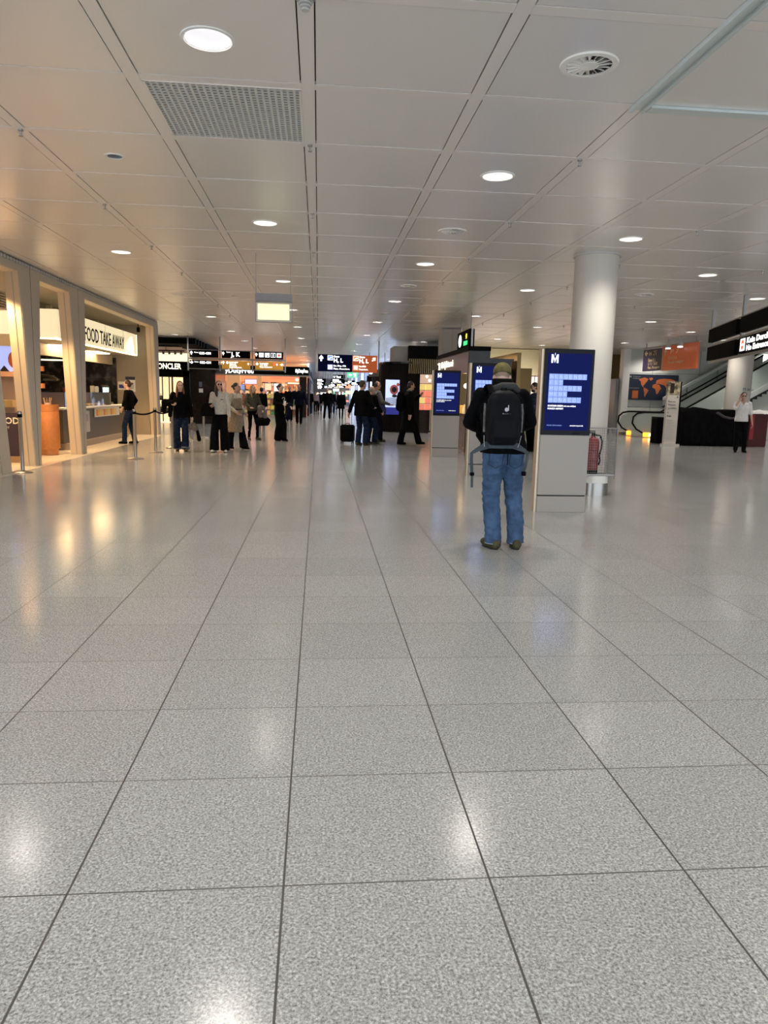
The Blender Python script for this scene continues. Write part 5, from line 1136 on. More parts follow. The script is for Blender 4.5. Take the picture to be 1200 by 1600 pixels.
struct('wall_left', MB().box(-.85, -.73, 75, Y1, 0, CEIL), M_BRN)

# ------------------------------------------------------------------ right side of the far corridor: cool glass front
M_COOL = mat('cool daylight pane', (.7, .8, 1), .3, emis=(.50, .66, 1.0), es=1.6)
M_COOLD = mat('cool dim pane', (.4, .5, .7), .3, emis=(.25, .32, .5), es=1.0)
fx = 4.5
for i in range(11):
    y = 46+6*i; t = props(bpy.data.objects.new('window_%d' % (i+1), None), kind='structure'); COL.objects.link(t); t.location = (fx, y, 0)
    put('window_frame', MB().box(fx, fx+.15, y-3, y-2.75, 0, CEIL-.01).box(fx, fx+.15, y-2.75, y+3, 2.6, 2.8).box(fx, fx+.15, y-2.75, y+3, 0, .15), M_LGREY, t); put('pane', MB().box(fx+.06, fx+.08, y-2.75, y+3, .15, 2.6), M_COOL if i % 3 != 1 else M_COOLD, t); put('upper_pane', MB().box(fx+.06, fx+.08, y-2.75, y+3, 2.8, CEIL-.01), M_COOL if i % 2 else M_COOLD, t)
struct('wall_right', MB().box(4.5, 5.4, 30.5, 43, 0, CEIL), M_LGREY)
struct('wall_right', MB().box(5.4, 24, 34, 34.2, 0, CEIL+.3), M_GOLD)
t = thing('lit_showcase', 'tall bright bluish showcase wall behind the three men', 'showcase', (3.9, 42, 0))
put('lit_face', MB().box(2.95, 3.85, 42.0, 42.05, .05, 2.35), mat('icy showcase glow', (.8, .9, 1), .4, emis=(.62, .78, 1.0), es=1.7), t); put('showcase_frame', MB().box(2.87, 2.95, 41.95, 42.2, 0, 2.5).box(3.85, 3.95, 41.95, 42.2, 0, 2.5).box(2.87, 3.95, 41.95, 42.2, 2.35, 2.62), M_BLACK, t)
q = MB()
for i in range(6):
    for j in range(3): q.box(3.02+.27*j, 3.02+.27*j+.05+.1*random.random(), 41.985, 42.0, .3+.33*i, .33+.33*i)
put('goods', q, M_GREY, t)
# far end: blurred signs and lights
struct('wall_back', MB().box(-1, 4.7, Y1-.4, Y1-.2, 0, CEIL), mat('far wall', (.35, .30, .26), .6))
M_FW = [mat('far light %d' % i, c, .5, emis=c, es=e) for i, (c, e) in enumerate((((1, .95, .9), 2.2), ((1, .6, .35), 1.5), ((.6, .8, 1), 1.8), ((.2, .9, .5), .8), ((.95, .3, .15), 1.0)))]
k = 0
for y in (58, 66, 74, 82, 92, 104):
    for x in (0.2, 1.5, 2.9):
        k += 1; w_ = random.uniform(.5, 1.0); z = 2.2+random.uniform(-.1, .25)
        t = thing('far_hanging_sign', 'small dark hanging sign with pale lettering far down the corridor', 'hanging sign', (x, y, z), group='far hanging signs of the corridor')
        put('sign_box', MB().box(x-w_/2, x+w_/2, y, y+.1, z, z+.28), M_BLACK, t); put('lettering', MB().box(x-w_*.4, x+w_*.1, y-.01, y, z+.15, z+.22).box(x-w_*.4, x+w_*.25, y-.01, y, z+.05, z+.11), M_FW[0], t)
        put('rod', MB().box(x-w_/2+.02, x-w_/2+.05, y+.03, y+.06, z+.28, CEIL).box(x+w_/2-.05, x+w_/2-.02, y+.03, y+.06, z+.28, CEIL), M_ROD, t)
for i in range(26):
    y = random.uniform(88, 111); x = random.uniform(-.5, 4.2); z = random.choice((.5, 1.2, 1.5, 1.8, 2.3)); w_ = random.uniform(.3, .9)
    t = thing('far_shop_light', 'small coloured lit shop panel at the far end of the corridor', 'lit panel', (x, y, z), group='lit panels at the corridor end')
    put('panel', MB().box(x-w_/2, x+w_/2, y, y+.1, z, z+random.uniform(.2, .5)), M_FW[i % 5], t); put('stand', MB().box(x-.03, x+.03, y+.02, y+.08, 0, z), M_GREY, t)
# a double sign and the exit sign beneath the H, L board
t = thing('hanging_sign', 'pair of stacked dark signs with pale lettering hanging just left below the H, L board', 'hanging sign', (1.65, 60, 2.5))
for z in (2.32, 2.72): put('sign_box', MB().bbox(1.15, 2.15, 60, 60.12, z, z+.30, .01), M_BLACK, t)
text('lettering', 'U Taxi', .22, M_TXT, (1.2, 59.99, 2.77), parent=t, width=.6, bold=.01); text('lettering', 'G31-G50', .2, M_TXT, (1.2, 59.99, 2.37), parent=t, width=.7, bold=.01)
put('rod', MB().box(1.17, 1.2, 60.03, 60.08, 2.3, CEIL).box(2.1, 2.13, 60.03, 60.08, 2.3, CEIL), M_ROD, t)
t = thing('exit_sign', 'green glowing emergency exit sign with arrow under the H, L board', 'exit sign', (1.75, 40, 2.4))
put('sign_box', MB().bbox(1.56, 2.12, 40, 40.08, 2.36, 2.62, .01), mat('exit green', (.05, .6, .25), .4, emis=(.07, .72, .28), es=1.3), t)
put('arrow', arrow(MB(), 1.72, 2.49, .2, 270, 40.0), M_TXT, t); put('running_figure', MB().box(1.90, 2.04, 39.995, 40, 2.39, 2.59).ell((1.88, 39.996, 2.56), (.02, .003, .02)), M_TXT, t); put('rod', MB().box(1.82, 1.85, 40.02, 40.05, 2.62, CEIL), M_ROD, t)
t = thing('hanging_sign', 'dark sign with three white pictograms hanging above the heads of the three men', 'hanging sign', (2.9, 38, 2.2))
put('sign_box', MB().bbox(2.50, 3.55, 38, 38.1, 2.12, 2.42, .01), M_BLACK, t)
for i in range(3): put('pictogram', MB().box(2.80+.19*i, 2.95+.19*i, 37.99, 38, 2.17, 2.37), M_TXT, t)
put('upper_box', MB().box(2.85, 3.45, 38, 38.1, 2.5, 2.7), M_BLACK, t); put('bright_bar', MB().box(2.9, 3.45, 37.99, 38.0, 2.46, 2.5), M_TXT, t); text('lettering', 'Info', .13, M_TXT, (3.1, 37.99, 2.55), parent=t); put('rod', MB().box(2.6, 2.63, 38.03, 38.06, 2.42, CEIL).box(3.4, 3.43, 38.03, 38.06, 2.42, CEIL), M_ROD, t)

# ------------------------------------------------------------------ people
def ik(a, b, l1, l2, pole):
    a = Vector(a); b = Vector(b); d = b-a; L = d.length; mx = (l1+l2)*.999
    if L > mx: b = a+d*(mx/L); d = b-a; L = mx
    dn = d.normalized(); x = (l1*l1-l2*l2+L*L)/(2*L); h = math.sqrt(max(0, l1*l1-x*x))
    p = Vector(pole); p = (p-dn*p.dot(dn)).normalized()
    return a+dn*x+p*h, b
def person(name, label, x, y, face, H, feet=((-.10, 0), (.10, 0)), toe=(0, 0), lean=(0, 0), hands=((-.27, .06, .82), (.27, .06, .82)), pole=((-.4, -1, 0), (.4, -1, 0)),
           look=(0, 0), top='jacket', topm=None, hem=.86, trm=None, leg=(.095, .075, .07), shoem=None, hair='short', hairm=None, skin=None, fat=1.0, vox=.0095, cvox=.013, sleeve=1.0,
           fingers=True, shs=1.0, group=None, collar=True, hood=False, folds=.004, curl=(.5, .5), legfold=.006):
    """one standing or walking figure; local frame: faces +Y, x to its right, base units for 1.75 m"""
    k = H/1.75; t = thing('person', label, 'person', (x, y, 0), face, group); t.scale = (k, k, k)
    skin = skin or M_SKIN; lx, ly = lean
    hipc = Vector((lx*.25, ly*.1, .93)); ank = [Vector((feet[0][0], feet[0][1], .085)), Vector((feet[1][0], feet[1][1], .085))]
    hips = [hipc+Vector((-.088, 0, -.02)), hipc+Vector((.088, 0, -.02))]
    kn = []
    for i in (0, 1):
        a, b = ik(hips[i], ank[i], .435, .405, ((-.12, .12)[i], 1, 0)); kn.append(a); ank[i] = b
    sc = Vector((lx, ly, 1.425)); sh = [sc+Vector((-.178*fat, 0, -.01)), sc+Vector((.178*fat, 0, -.01))]
    el, wr = [], []
    for i in (0, 1):
        a, b = ik(sh[i], hands[i], .285, .255, pole[i]); el.append(a); wr.append(b)
    nk = sc+Vector((0, .005, .05)); yaw, pit = look
    hc = nk+Vector((lx*.15, .025, .155)); HR = Euler((pit, 0, yaw)).to_matrix()
    hc = nk + Vector((0, .02, .03)) + HR @ Vector((0, .015, .125))
    P = lambda a, b, c: hc+HR @ Vector((a, b, c))
    # ---- body
    b = MB(); mid = hipc.lerp(sc, .5)
    b.rings([(hipc.x, hipc.y, .83, .115*fat, .07*fat), (hipc.x, hipc.y, .93, .145*fat, .085*fat), (mid.x, mid.y, 1.10, .135*fat, .095*fat), (sc.x*.9, sc.y*.9, 1.28, .155*fat, .11*fat), (sc.x, sc.y, 1.40, .15*fat, .095*fat), (sc.x, sc.y, 1.46, .07, .06)])
    b.rc(nk-Vector((0, 0, .05)), .058, hc-HR @ Vector((0, .02, .04)), .052)
    for i in (0, 1):
        s = (-1, 1)[i]
        b.rc(hips[i], .072, kn[i], .050); b.rc(kn[i], .053, kn[i].lerp(ank[i], .35)+Vector((0, -.012, 0)), .055); b.rc(kn[i].lerp(ank[i], .35)+Vector((0, -.012, 0)), .054, ank[i], .036)
        ft = Vector((math.sin(toe[i]), math.cos(toe[i]), 0)); b.rc(ank[i]+Vector((0, 0, -.045))-ft*.04, .036, ank[i]+Vector((0, 0, -.055))+ft*.13, .026)
        b.ell(sh[i], (.055, .055, .055)); b.rc(sh[i], .048, el[i], .038); b.rc(el[i], .038, wr[i], .026)
        # hand
        d = (wr[i]-el[i]).normalized(); side = d.cross(Vector((0, 0, 1)))
        if side.length < .2: side = Vector((0, 1, 0))
        side.normalize(); side = Vector((0, 1, 0)) - d*d.y if abs(d.y) < .85 else Vector((1, 0, 0))-d*d.x
        side.normalize(); nrm = d.cross(side).normalized()*(-s)
        pc = wr[i]+d*.055; q = Matrix((side, nrm, d)).transposed()
        b.ell(pc, (.042, .019, .055), q.to_euler())
        if fingers:
            for j in range(4):
                o = pc+d*.04+side*(.029-.019*j); L_ = (.040, .045, .042, .033)[j]; c = curl[i]*1.2; p0 = o; dd = d
                for r_, ll in ((.0098, L_), (.0092, L_*.7), (.0085, L_*.55)):
                    dd = (dd*math.cos(c*.6)+nrm*math.sin(c*.6)).normalized(); p1 = p0+dd*ll; b.rc(p0, r_, p1, r_*.95, 8); p0 = p1
            th = wr[i]+d*.03+side*.03; p1 = th+(side*.7+d*.7+nrm*.3).normalized()*.035; b.rc(th, .013, p1, .011, 8); b.rc(p1, .011, p1+(d*.9+nrm*.35).normalized()*.03, .009, 8)
        else: b.ell(pc+d*.07, (.034, .018, .045), q.to_euler())
    # head: skull, jaw, nose, brow, ears, lips
    b.ell(P(0, -.012, .02), (.074, .092, .095), Euler((pit, 0, yaw))); b.ell(P(0, .022, -.055), (.056, .060, .062), Euler((pit, 0, yaw)))
    b.rc(P(0, .082, .005), .010, P(0, .104, -.028), .0125, 8); b.ell(P(0, .068, .028), (.052, .018, .012), Euler((pit, 0, yaw)))
    b.ell(P(0, .079, -.060), (.024, .010, .009), Euler((pit, 0, yaw))); b.ell(P(0, .068, -.098), (.022, .018, .016), Euler((pit, 0, yaw)))
    for s in (-1, 1): b.ell(P(.075*s, -.01, -.012), (.011, .020, .032), Euler((pit, 0, yaw+s*.3))); b.ell(P(.038*s, .050, -.028), (.026, .026, .024))
    rput('body', b, skin, t, vox, 2)
    for s in (-1, 1):
        e = MB().ell(P(.030*s, .079, .004), (.013, .006, .0065), Euler((pit, 0, yaw)), 10); put('eye', e, M_VOID, t, True, smooth='full')
        e = MB().tube([P(.014*s, .091, .021), P(.030*s, .089, .026), P(.046*s, .080, .020)], .0035, 6); put('eyebrow', e, hairm or H_DARK, t, True)
    put('mouth', MB().tube([P(-.020, .084, -.061), P(0, .0905, -.060), P(.020, .084, -.061)], .003, 6), mat('lip', (.32, .10, .08), .5), t, True)
    # ---- trousers
    wrn = lambda amp, sc_: (lambda co: amp*noise.noise(Vector((co.x*sc_, co.y*sc_, co.z*sc_*2.2)))+amp*.5*noise.noise(Vector((co.x*sc_*2.3, co.y*sc_*2.3, co.z*sc_*4)))) if amp else None
    if trm:
        q = MB(); q.rings([(hipc.x, hipc.y, .84, .125*fat, .10*fat), (hipc.x, hipc.y, .90, .165*fat, .118*fat), (hipc.x, hipc.y, .98, .16*fat, .11*fat), (hipc.x, hipc.y, 1.02, .145*fat, .10*fat)])
        for i in (0, 1):
            s = (-1, 1)[i]
            hm = ank[i]+Vector((0, -.005, .005)); q.rc(hips[i]+Vector((0, -.01, -.02)), leg[0], kn[i], leg[1]); q.rc(hips[i]+Vector((-s*.02, -.035, .0)), leg[0]*.95, kn[i].lerp(hips[i], .6), leg[0]*.9)
            q.rc(kn[i], leg[1], kn[i].lerp(hm, .5)+Vector((0, -.005, 0)), (leg[1]+leg[2])/2); 
            a = kn[i].lerp(hm, .5)+Vector((0, -.005, 0)); v0 = len(q.v); q.tube([a, hm+Vector((0, .01, -.04))], [(leg[1]+leg[2])/2, leg[2]], 16)
        rput('trousers', q, trm, t, cvox, 3, wrn(legfold, 11))
    # ---- shoes
    for i in (0, 1):
        f = Vector((math.sin(toe[i]), math.cos(toe[i]), 0)); sd = Vector((f.y, -f.x, 0)); a = ank[i]
        q = MB(); g0 = a.z-.085
        q.rc(Vector((a.x, a.y, g0+.045))-f*.045, .042, Vector((a.x, a.y, g0+.04))+f*.10, .038); q.rc(Vector((a.x, a.y, g0+.037))+f*.06, .043, Vector((a.x, a.y, g0+.034))+f*.15, .032); q.rc(a+Vector((0, 0, -.01))-f*.01, .047, Vector((a.x, a.y, g0+.05))+f*.03, .044)
        if shs != 1: q.v = [(a.x+(v[0]-a.x)*shs, a.y+(v[1]-a.y)*shs, g0+(v[2]-g0)*shs) for v in q.v]
        me = remesh(q, .009, 3)
        for v in me.vertices: v.co.z = max(v.co.z, g0+.006)
        me.materials.clear(); me.materials.append(shoem or C_BLACK); sho = put('shoe', me, None, t, True)
        so = MB(); pts = []
        for c in range(20):
            an = 2*PI*c/20; px_ = math.cos(an); w_ = .044*math.sin(an)*(1+.1*px_); l_ = .055+px_*.125; pts.append((a.x+f.x*l_+sd.x*w_, a.y+f.y*l_+sd.y*w_))
        so.prism(pts, g0+0.0005, g0+.016, 'z'); put('sole', so, M_VOID if shoem is not M_WHITEP else M_LGREY, sho, True)
    # ---- top garment
    tf = {'tee': .024, 'sweater': .022, 'jacket': .034, 'coat': .036}[top]*(1 if fat >= 1 else .8); q = MB()
    R = []
    if hem < .80:
        fl_ = (.80-hem)*.16
        R += [(hipc.x, hipc.y, hem, .175*fat+tf*.8+fl_, .135*fat+tf+fl_), (hipc.x, hipc.y, .80, .172*fat+tf, .125*fat+tf)]
    else: R += [(hipc.x, hipc.y, hem, .165*fat+tf*.9, .112*fat+tf)]
    R += [(hipc.x, hipc.y, .95, .163*fat+tf, .11*fat+tf), (mid.x, mid.y, 1.12, .145*fat+tf, .105*fat+tf), (sc.x*.9, sc.y*.9, 1.28, .162*fat+tf, .115*fat+tf), (sc.x, sc.y, 1.40, .158*fat+tf*.6, .098*fat+tf*.7), (sc.x, sc.y, 1.465, .085, .07)]
    q.rings(R)
    for i in (0, 1):
        we = el[i].lerp(wr[i], sleeve) if sleeve <= 1 else wr[i]
        q.ell(sh[i], (.056+tf*.6,)*3); q.rc(sh[i], .05+tf*.7, el[i], .042+tf*.7)
        if sleeve > 0: q.rc(el[i], .042+tf*.7, we, .032+tf*.55)
    if collar: q.rings([(sc.x, sc.y+.01, 1.44, .085, .075), (sc.x, sc.y+.01, 1.485, .073, .068)], 16)
    if hood: q.ell((sc.x, sc.y-.075, 1.47), (.125, .07, .06)); q.rc((sc.x-.09, sc.y-.02, 1.48), .04, (sc.x+.09, sc.y-.02, 1.48), .04)
    rput({'tee': 'tee_shirt', 'sweater': 'sweater', 'jacket': 'jacket', 'coat': 'coat'}[top], q, topm, t, cvox, 3, wrn(folds, 9))
    # ---- hair
    ER = Euler((pit, 0, yaw)); q = MB()
    if hair != 'none':
        if hair == 'thin': q.ell(P(0, -.030, .022), (.0765, .082, .088), ER)
        elif hair == 'fringe_bald': q.ell(P(0, -.045, -.002), (.079, .072, .066), ER)
        else: q.ell(P(0, -.024, .034), (.083, .092, .094), ER); q.ell(P(0, -.052, .0), (.078, .064, .085), ER)
        if hair in ('bun', 'bunhigh'): q.ell(P(0, -.125, .03 if hair == 'bun' else .07), (.042, .042, .04), ER)
        if hair == 'long':
            for s in (-1, 1): q.rc(P(.060*s, -.02, .0), .034, P(.078*s, -.005, -.13), .032); q.rc(P(.078*s, -.005, -.13), .034, P(.085*s, .035, -.27), .024); 
            q.rc(P(0, -.06, -.02), .07, P(0, -.075, -.22), .065)
        if hair == 'sidelong': q.rc(P(.06, -.02, 0), .04, P(.09, .02, -.16), .042); q.rc(P(.09, .02, -.16), .042, P(.085, .05, -.27), .026); q.rc(P(-.04, -.05, -.02), .05, P(-.05, -.06, -.18), .04)
        me = remesh(q, .010, 2, lambda co: .004*noise.noise(Vector((co.x*40, co.y*40, co.z*9))))
        if hair not in ('none',):
            # open the face
            bm = bmesh.new(); bm.from_mesh(me); inv = HR.transposed()
            for v in bm.verts:
                l = inv @ (v.co-hc)
                if l.y > .048 and -.14 < l.z < .062 and abs(l.x) < .062: 
                    l.y = .048 - (l.y-.048)*.3; v.co = hc+HR @ l
            bm.to_mesh(me); bm.free()
        me.materials.clear(); me.materials.append(hairm or H_DARK); put('hair', me, None, t, True)
    info = dict(t=t, hc=hc, HR=HR, sc=sc, hipc=hipc, wr=wr, el=el, sh=sh, nk=nk, P=P, k=k)
    return info
def wpt(info, p):
    return wm(info['t']) @ Vector(p)
def scale_thing(name, label, cat, info, group=None):
    t = thing(name, label, cat, info['t'].location[:], info['t'].rotation_euler[2], group); t.scale = info['t'].scale; return t

# --- the man with the backpack, seen from behind
man = person('man', 'man seen from behind in blue jeans, black jacket and olive cap, looking down', 1.745, 6.66, 0.02, 1.79, feet=((-.062, 0), (.155, 0)), toe=(-.28, .12), shs=1.15, lean=(-.02, .09),
    hands=((-.10, .36, 1.08), (.12, .36, 1.08)), pole=((-1, -.35, -.25), (1, -.35, -.25)), look=(-.25, -.70), top='jacket', topm=C_BLACK, hem=.90, trm=C_JEAN, leg=(.108, .082, .079), shoem=C_BOOT, hair='thin', hairm=mat('sandy stubble', (.34, .22, .16), .6), fat=1.10, vox=.0075, cvox=.009, hood=True, folds=.006, legfold=.009, curl=(.8, .8), skin=M_SKIN2)
T = man['t']; P = man['P']; ER = Euler((-.70, 0, -.25))
q = MB(); q.ell(P(0, -.018, .046), (.088, .104, .084), ER); q.ell(P(0, -.045, .025), (.086, .080, .06), ER); q.ell(P(0, .105, .045), (.062, .06, .012), ER)
me = remesh(q, .007, 2); inv = man['HR'].transposed(); bm = bmesh.new(); bm.from_mesh(me)
bmesh.ops.delete(bm, geom=[v for v in bm.verts if (inv @ (v.co-man['hc'])).z < .010+.42*(inv @ (v.co-man['hc'])).y], context='VERTS'); bm.to_mesh(me); bm.free(); me.materials.append(C_OLIVE)
capo = put('cap', me, None, T, True); put('cap_band', MB().tube([P(.0865*math.cos(a), -.030+.100*math.sin(a), .012+.42*(-.030+.100*math.sin(a))) for a in [2*PI*i/28 for i in range(29)]], .0045, 6), mat('cap band', (.07, .06, .025), .8), capo, True)
put('cap_button', MB().ell(P(0, -.02, .131), (.009, .009, .005), ER), C_OLIVE, capo, True)
# grey hood rim and jeans details
sc = man['sc']
q = MB().rings([(sc.x, sc.y-.02, 1.45, .11, .10), (sc.x, sc.y+.0, 1.53, .098, .095), (sc.x, sc.y+.02, 1.575, .092, .088)], 20); rput('collar', q, C_BLACK, T, .009, 3)
q = MB().rc((sc.x-.115, -.0, 1.475), .030, (sc.x-.05, -.085, 1.505), .034); q.rc((sc.x-.05, -.085, 1.505), .034, (sc.x+.05, -.085, 1.505), .034); q.rc((sc.x+.05, -.085, 1.505), .034, (sc.x+.115, 0.0, 1.475), .030)
rput('hood_lining', q, mat('charcoal hood lining', (.035, .035, .034), .85), T, .009, 3)
hp = man['hipc']
from mathutils.bvhtree import BVHTree
TRM = [c_ for c_ in T.children if c_.name.startswith('trousers')][0].data; TR = BVHTree.FromPolygons([v.co[:] for v in TRM.vertices], [tuple(p_.vertices) for p_ in TRM.polygons])
M_STCH = mat('pale stitching', (.25, .30, .36), .8)
for s in (-1, 1):
    q = MB(); xx = hp.x+s*.092
    pts = [(xx-.062, .915), (xx+.062, .905 if s > 0 else .925), (xx+.060, .80), (xx, .765), (xx-.060, .80)]
    dense = []
    for (a0, b0), (a1, b1) in zip(pts, pts[1:]+pts[:1]): dense += [(a0+(a1-a0)*i_/5, b0+(b1-b0)*i_/5) for i_ in range(5)]
    L_ = []
    for a, b_ in dense+dense[:1]:
        h_ = TR.ray_cast(Vector((a, -1, b_)), Vector((0, 1, 0)))[0]
        if h_: L_.append(h_+Vector((0, -.001, 0)))
    q.tube(L_, .0036, 5); put('pocket_seam', q, mat('dark denim seam', (.018, .03, .06), .8), T, True)
q = MB().box(hp.x-.17, hp.x+.17, -.122, -.118, .955, .965); 
for s in (-1, 1):
    c = (-.062 if s < 0 else .155); q = MB()
    q.lathe([(.081, 0), (.081, .006)], (c, .004, .056), 24, cap=False); put('hem_stitching', q, M_STCH, T, True)
put('belt_tail', MB().tube([(hp.x-.005, -.150, .99), (hp.x+.0, -.150, .90), (hp.x+.004, -.125, .80)], [(.005, .002)]*3, 6, flat=(1, 0, 0)), C_BLACK, T, True)
# backpack
bk = thing('backpack', 'black backpack with small white emblem worn by the man before the kiosks', 'backpack', (1.78, 6.5, 1.0), .02); 
kz = man['k']; X0b, Y0b = 1.665, 6.66
def bw(x, y, z): return Vector((X0b+x*kz, Y0b+y*kz, z*kz))
q = MB(); R_ = [(0, -.205, .985, .110, .05), (0, -.215, 1.03, .148, .085), (0, -.22, 1.15, .158, .105), (0, -.215, 1.28, .155, .10), (0, -.20, 1.38, .140, .085), (0, -.185, 1.44, .105, .06), (0, -.18, 1.465, .06, .035)]
q.rings(R_, 28, 3.0); q.rings([(0, -.275, 1.00, .10, .04), (0, -.30, 1.06, .120, .055), (0, -.30, 1.2, .118, .05), (0, -.285, 1.27, .10, .035)], 24, 3.0)
q.v = [tuple(bw(*v)) for v in q.v]; me = remesh(q, .008, 3, lambda co: .003*noise.noise(co*14)); me.materials.append(mat('backpack nylon', (.0022, .0026, .005), .6, spec=.12)); put('main_sack', me, None, bk)
def btube(name, pts, r, m, fl=(1, 0, 0)): return put(name, MB().tube([bw(*p) for p in pts], [(r[0], r[1])]*len(pts), 8, flat=fl), m, bk)
for s in (-1, 1):
    btube('shoulder_strap', [(s*.085, -.10, 1.44), (s*.10, -.04, 1.515), (s*.105, .03, 1.50), (s*.115, .12, 1.40), (s*.13, .155, 1.2), (s*.155, .06, 1.05), (s*.15, -.12, 1.0)], (.028, .007), C_BLACK)
    btube('compression_strap', [(s*.166, -.20, 1.35), (s*.172, -.215, 1.27), (s*.168, -.21, 1.10)], (.004, .010), M_LGREY if False else C_GREY, (0, 1, 0))
# hip wings hanging down, blue grey webbing
q = MB()
for s in (-1, 1):
    q.prism([(s*.11, 1.03), (s*.235, .945), (s*.245, .905), (s*.20, .925), (s*.10, .955)], -.185, -.165, 'y')
q.box(-.12, .12, -.215, -.165, .955, 1.0)
q.v = [tuple(bw(*v)) for v in q.v]; put('hip_wing', q, C_STRAP, bk)
btube('hip_strap', [(-.235, -.175, .93), (-.262, -.17, .905), (-.262, -.17, .85), (-.252, -.17, .72)], (.016, .004), C_STRAP); btube('hip_strap_tail', [(-.250, -.17, .715), (-.247, -.17, .60)], (.013, .004), C_STRAP)
put('buckle', MB().bbox(*[c for p in zip(bw(-.270, -.185, .705), bw(-.232, -.155, .735)) for c in p], .004), C_BLACK, bk)
btube('hip_strap', [(.235, -.175, .93), (.248, -.17, .90), (.235, -.17, .80), (.22, -.17, .745)], (.016, .004), C_STRAP)
put('buckle', MB().bbox(*[c for p in zip(bw(.205, -.19, .71), bw(.24, -.15, .75)) for c in p], .004), C_BLACK, bk)
btube('haul_loop', [(-.025, -.18, 1.455), (-.02, -.19, 1.485), (.02, -.19, 1.485), (.025, -.18, 1.455)], (.006, .003), C_BLACK)
lm = mat('pale grey print', (.45, .45, .47), .5)
e1 = bw(0, -.3235, 1.30)
q = MB().ell((e1.x, e1.y+.012, e1.z), (.017, .005, .019), n=14).box(e1.x+.012, e1.x+.019, e1.y+.004, e1.y+.012, e1.z-.01, e1.z+.040); put('emblem', q, lm, bk)
text('emblem_lettering', 'deuter', .026, lm, (e1.x-.042, e1.y+.004, e1.z-.048), parent=bk, thick=.004, width=.08)
put('patch', MB().box(e1.x-.014, e1.x+.014, bw(0, -.352, 0).y, bw(0, -.345, 0).y, e1.z-.165, e1.z-.135), C_GREY, bk)
for s in (-1, 1): put('light_piping', MB().tube([bw(s*.168, -.22, 1.07), bw(s*.16, -.20, 1.0), bw(s*.15, -.18, .96)], .003, 6), lm, bk)

FC = PI     # facing the camera
def handbag(info, label, pos, r, m, name='handbag', cat='bag', strap=None, rot=0):
    t = scale_thing(name, label, cat, info); c = Vector(pos); q = MB(); q.rings([(c.x, c.y, c.z-r[2], r[0]*.85, r[1]*.8), (c.x, c.y, c.z-r[2]*.6, r[0], r[1]), (c.x, c.y, c.z+r[2]*.5, r[0]*.9, r[1]*.9), (c.x, c.y, c.z+r[2], r[0]*.6, r[1]*.5)], 20, 3)
    me = remesh(q, .012, 3, lambda co: .006*noise.noise(co*12)); me.materials.append(m); put('bag_body', me, None, t, True)
    if strap: put('strap', MB().tube(strap, [(.016, .004)]*len(strap), 8, flat=(1, 0, 0)), m, t, True)
    return t
def blob_thing(info, name, label, cat, shapes, m, vox=.013, amp=.008, part='cloth'):
    t = scale_thing(name, label, cat, info); q = MB()
    for s_ in shapes: q.rc(*s_)
    me = remesh(q, vox, 3, lambda co: amp*noise.noise(co*11)); me.materials.append(m); put(part, me, None, t, True); return t

# --- red-haired woman
a = person('w', 'red-haired woman in black jacket and blue jeans carrying a dark coat', -3.27, 17.7, FC+.15, 1.66, feet=((-.10, .05), (.09, -.03)), toe=(-.2, .1), hands=((-.30, -.02, .78), (.17, .22, 1.16)), look=(.15, .05), top='jacket', topm=C_BLACK, hem=.84, trm=C_DJEAN, leg=(.09, .088, .095), shoem=C_BOOT, hair='long', hairm=H_RED, skin=M_SKIN2, fat=.95, cvox=.012)
for s in ((-.10, .05), (.09, -.03)): put('trouser_cuff', MB().lathe([(.10, .0), (.102, .07), (.094, .072)], (s[0], s[1]+.0, .055), 20, cap=False), mat('pale denim cuff', (.10, .12, .15), .8), a['t'], True)
blob_thing(a, 'carried_coat', 'black coat draped over the forearm of the red-haired woman', 'coat', [((.12, .21, 1.20), .07, (.36, .20, 1.22), .09), ((.36, .20, 1.22), .08, (.40, .16, 1.02), .06), ((.22, .22, 1.15), .06, (.25, .20, .90), .05)], C_BLACK)
blob_thing(a, 'grey_pouch', 'grey soft bag with black strap hanging from the hand of the red-haired woman', 'bag', [((-.30, .02, .68), .06, (-.36, .02, .58), .075), ((-.24, .02, .60), .06, (-.34, .02, .58), .065)], C_TAUPE)
blob_thing(a, 'black_pouch', 'small black bag dangling below the grey bag of the red-haired woman', 'bag', [((-.40, .02, .52), .035, (-.44, .02, .30), .055)], C_BLACK)
# --- woman in pale sweatshirt
a = person('w', 'dark-haired woman in a pale grey sweatshirt and wide black trousers', -2.34, 17.62, FC-.1, 1.69, feet=((-.13, .02), (.12, .12)), toe=(-.3, .2), hands=((-.27, .10, .80), (.13, .25, 1.13)), look=(.45, .25), top='sweater', topm=C_WHITE, hem=.93, trm=C_BLACK, leg=(.10, .10, .118), shoem=mat('white sneaker', (.6, .58, .55), .5), hair='sidelong', hairm=H_DARK, fat=.98, cvox=.012)
handbag(a, 'black slouchy shoulder bag on the hip of the woman in the pale sweatshirt', (.25, .20, 1.04), (.18, .08, .16), C_BLACK, strap=[(.30, .16, 1.15), (.23, .07, 1.47), (.20, -.02, 1.51), (.24, -.1, 1.3), (.28, .0, 1.1)])
P = a['P']; put('sunglasses', MB().ell(P(-.032, .088, .004), (.026, .006, .019), None, 12).ell(P(.032, .088, .004), (.026, .006, .019), None, 12).box(*[c for p in zip(P(-.02, .092, .004)-Vector((0, .002, .003)), P(-.02, .092, .004)+Vector((.04, .002, .003))) for c in p]), M_BLACKG, a['t'], True)
put('chest_print', MB().box(-.13, -.06, .158, .164, 1.285, 1.30), C_NAVY, a['t'], True)
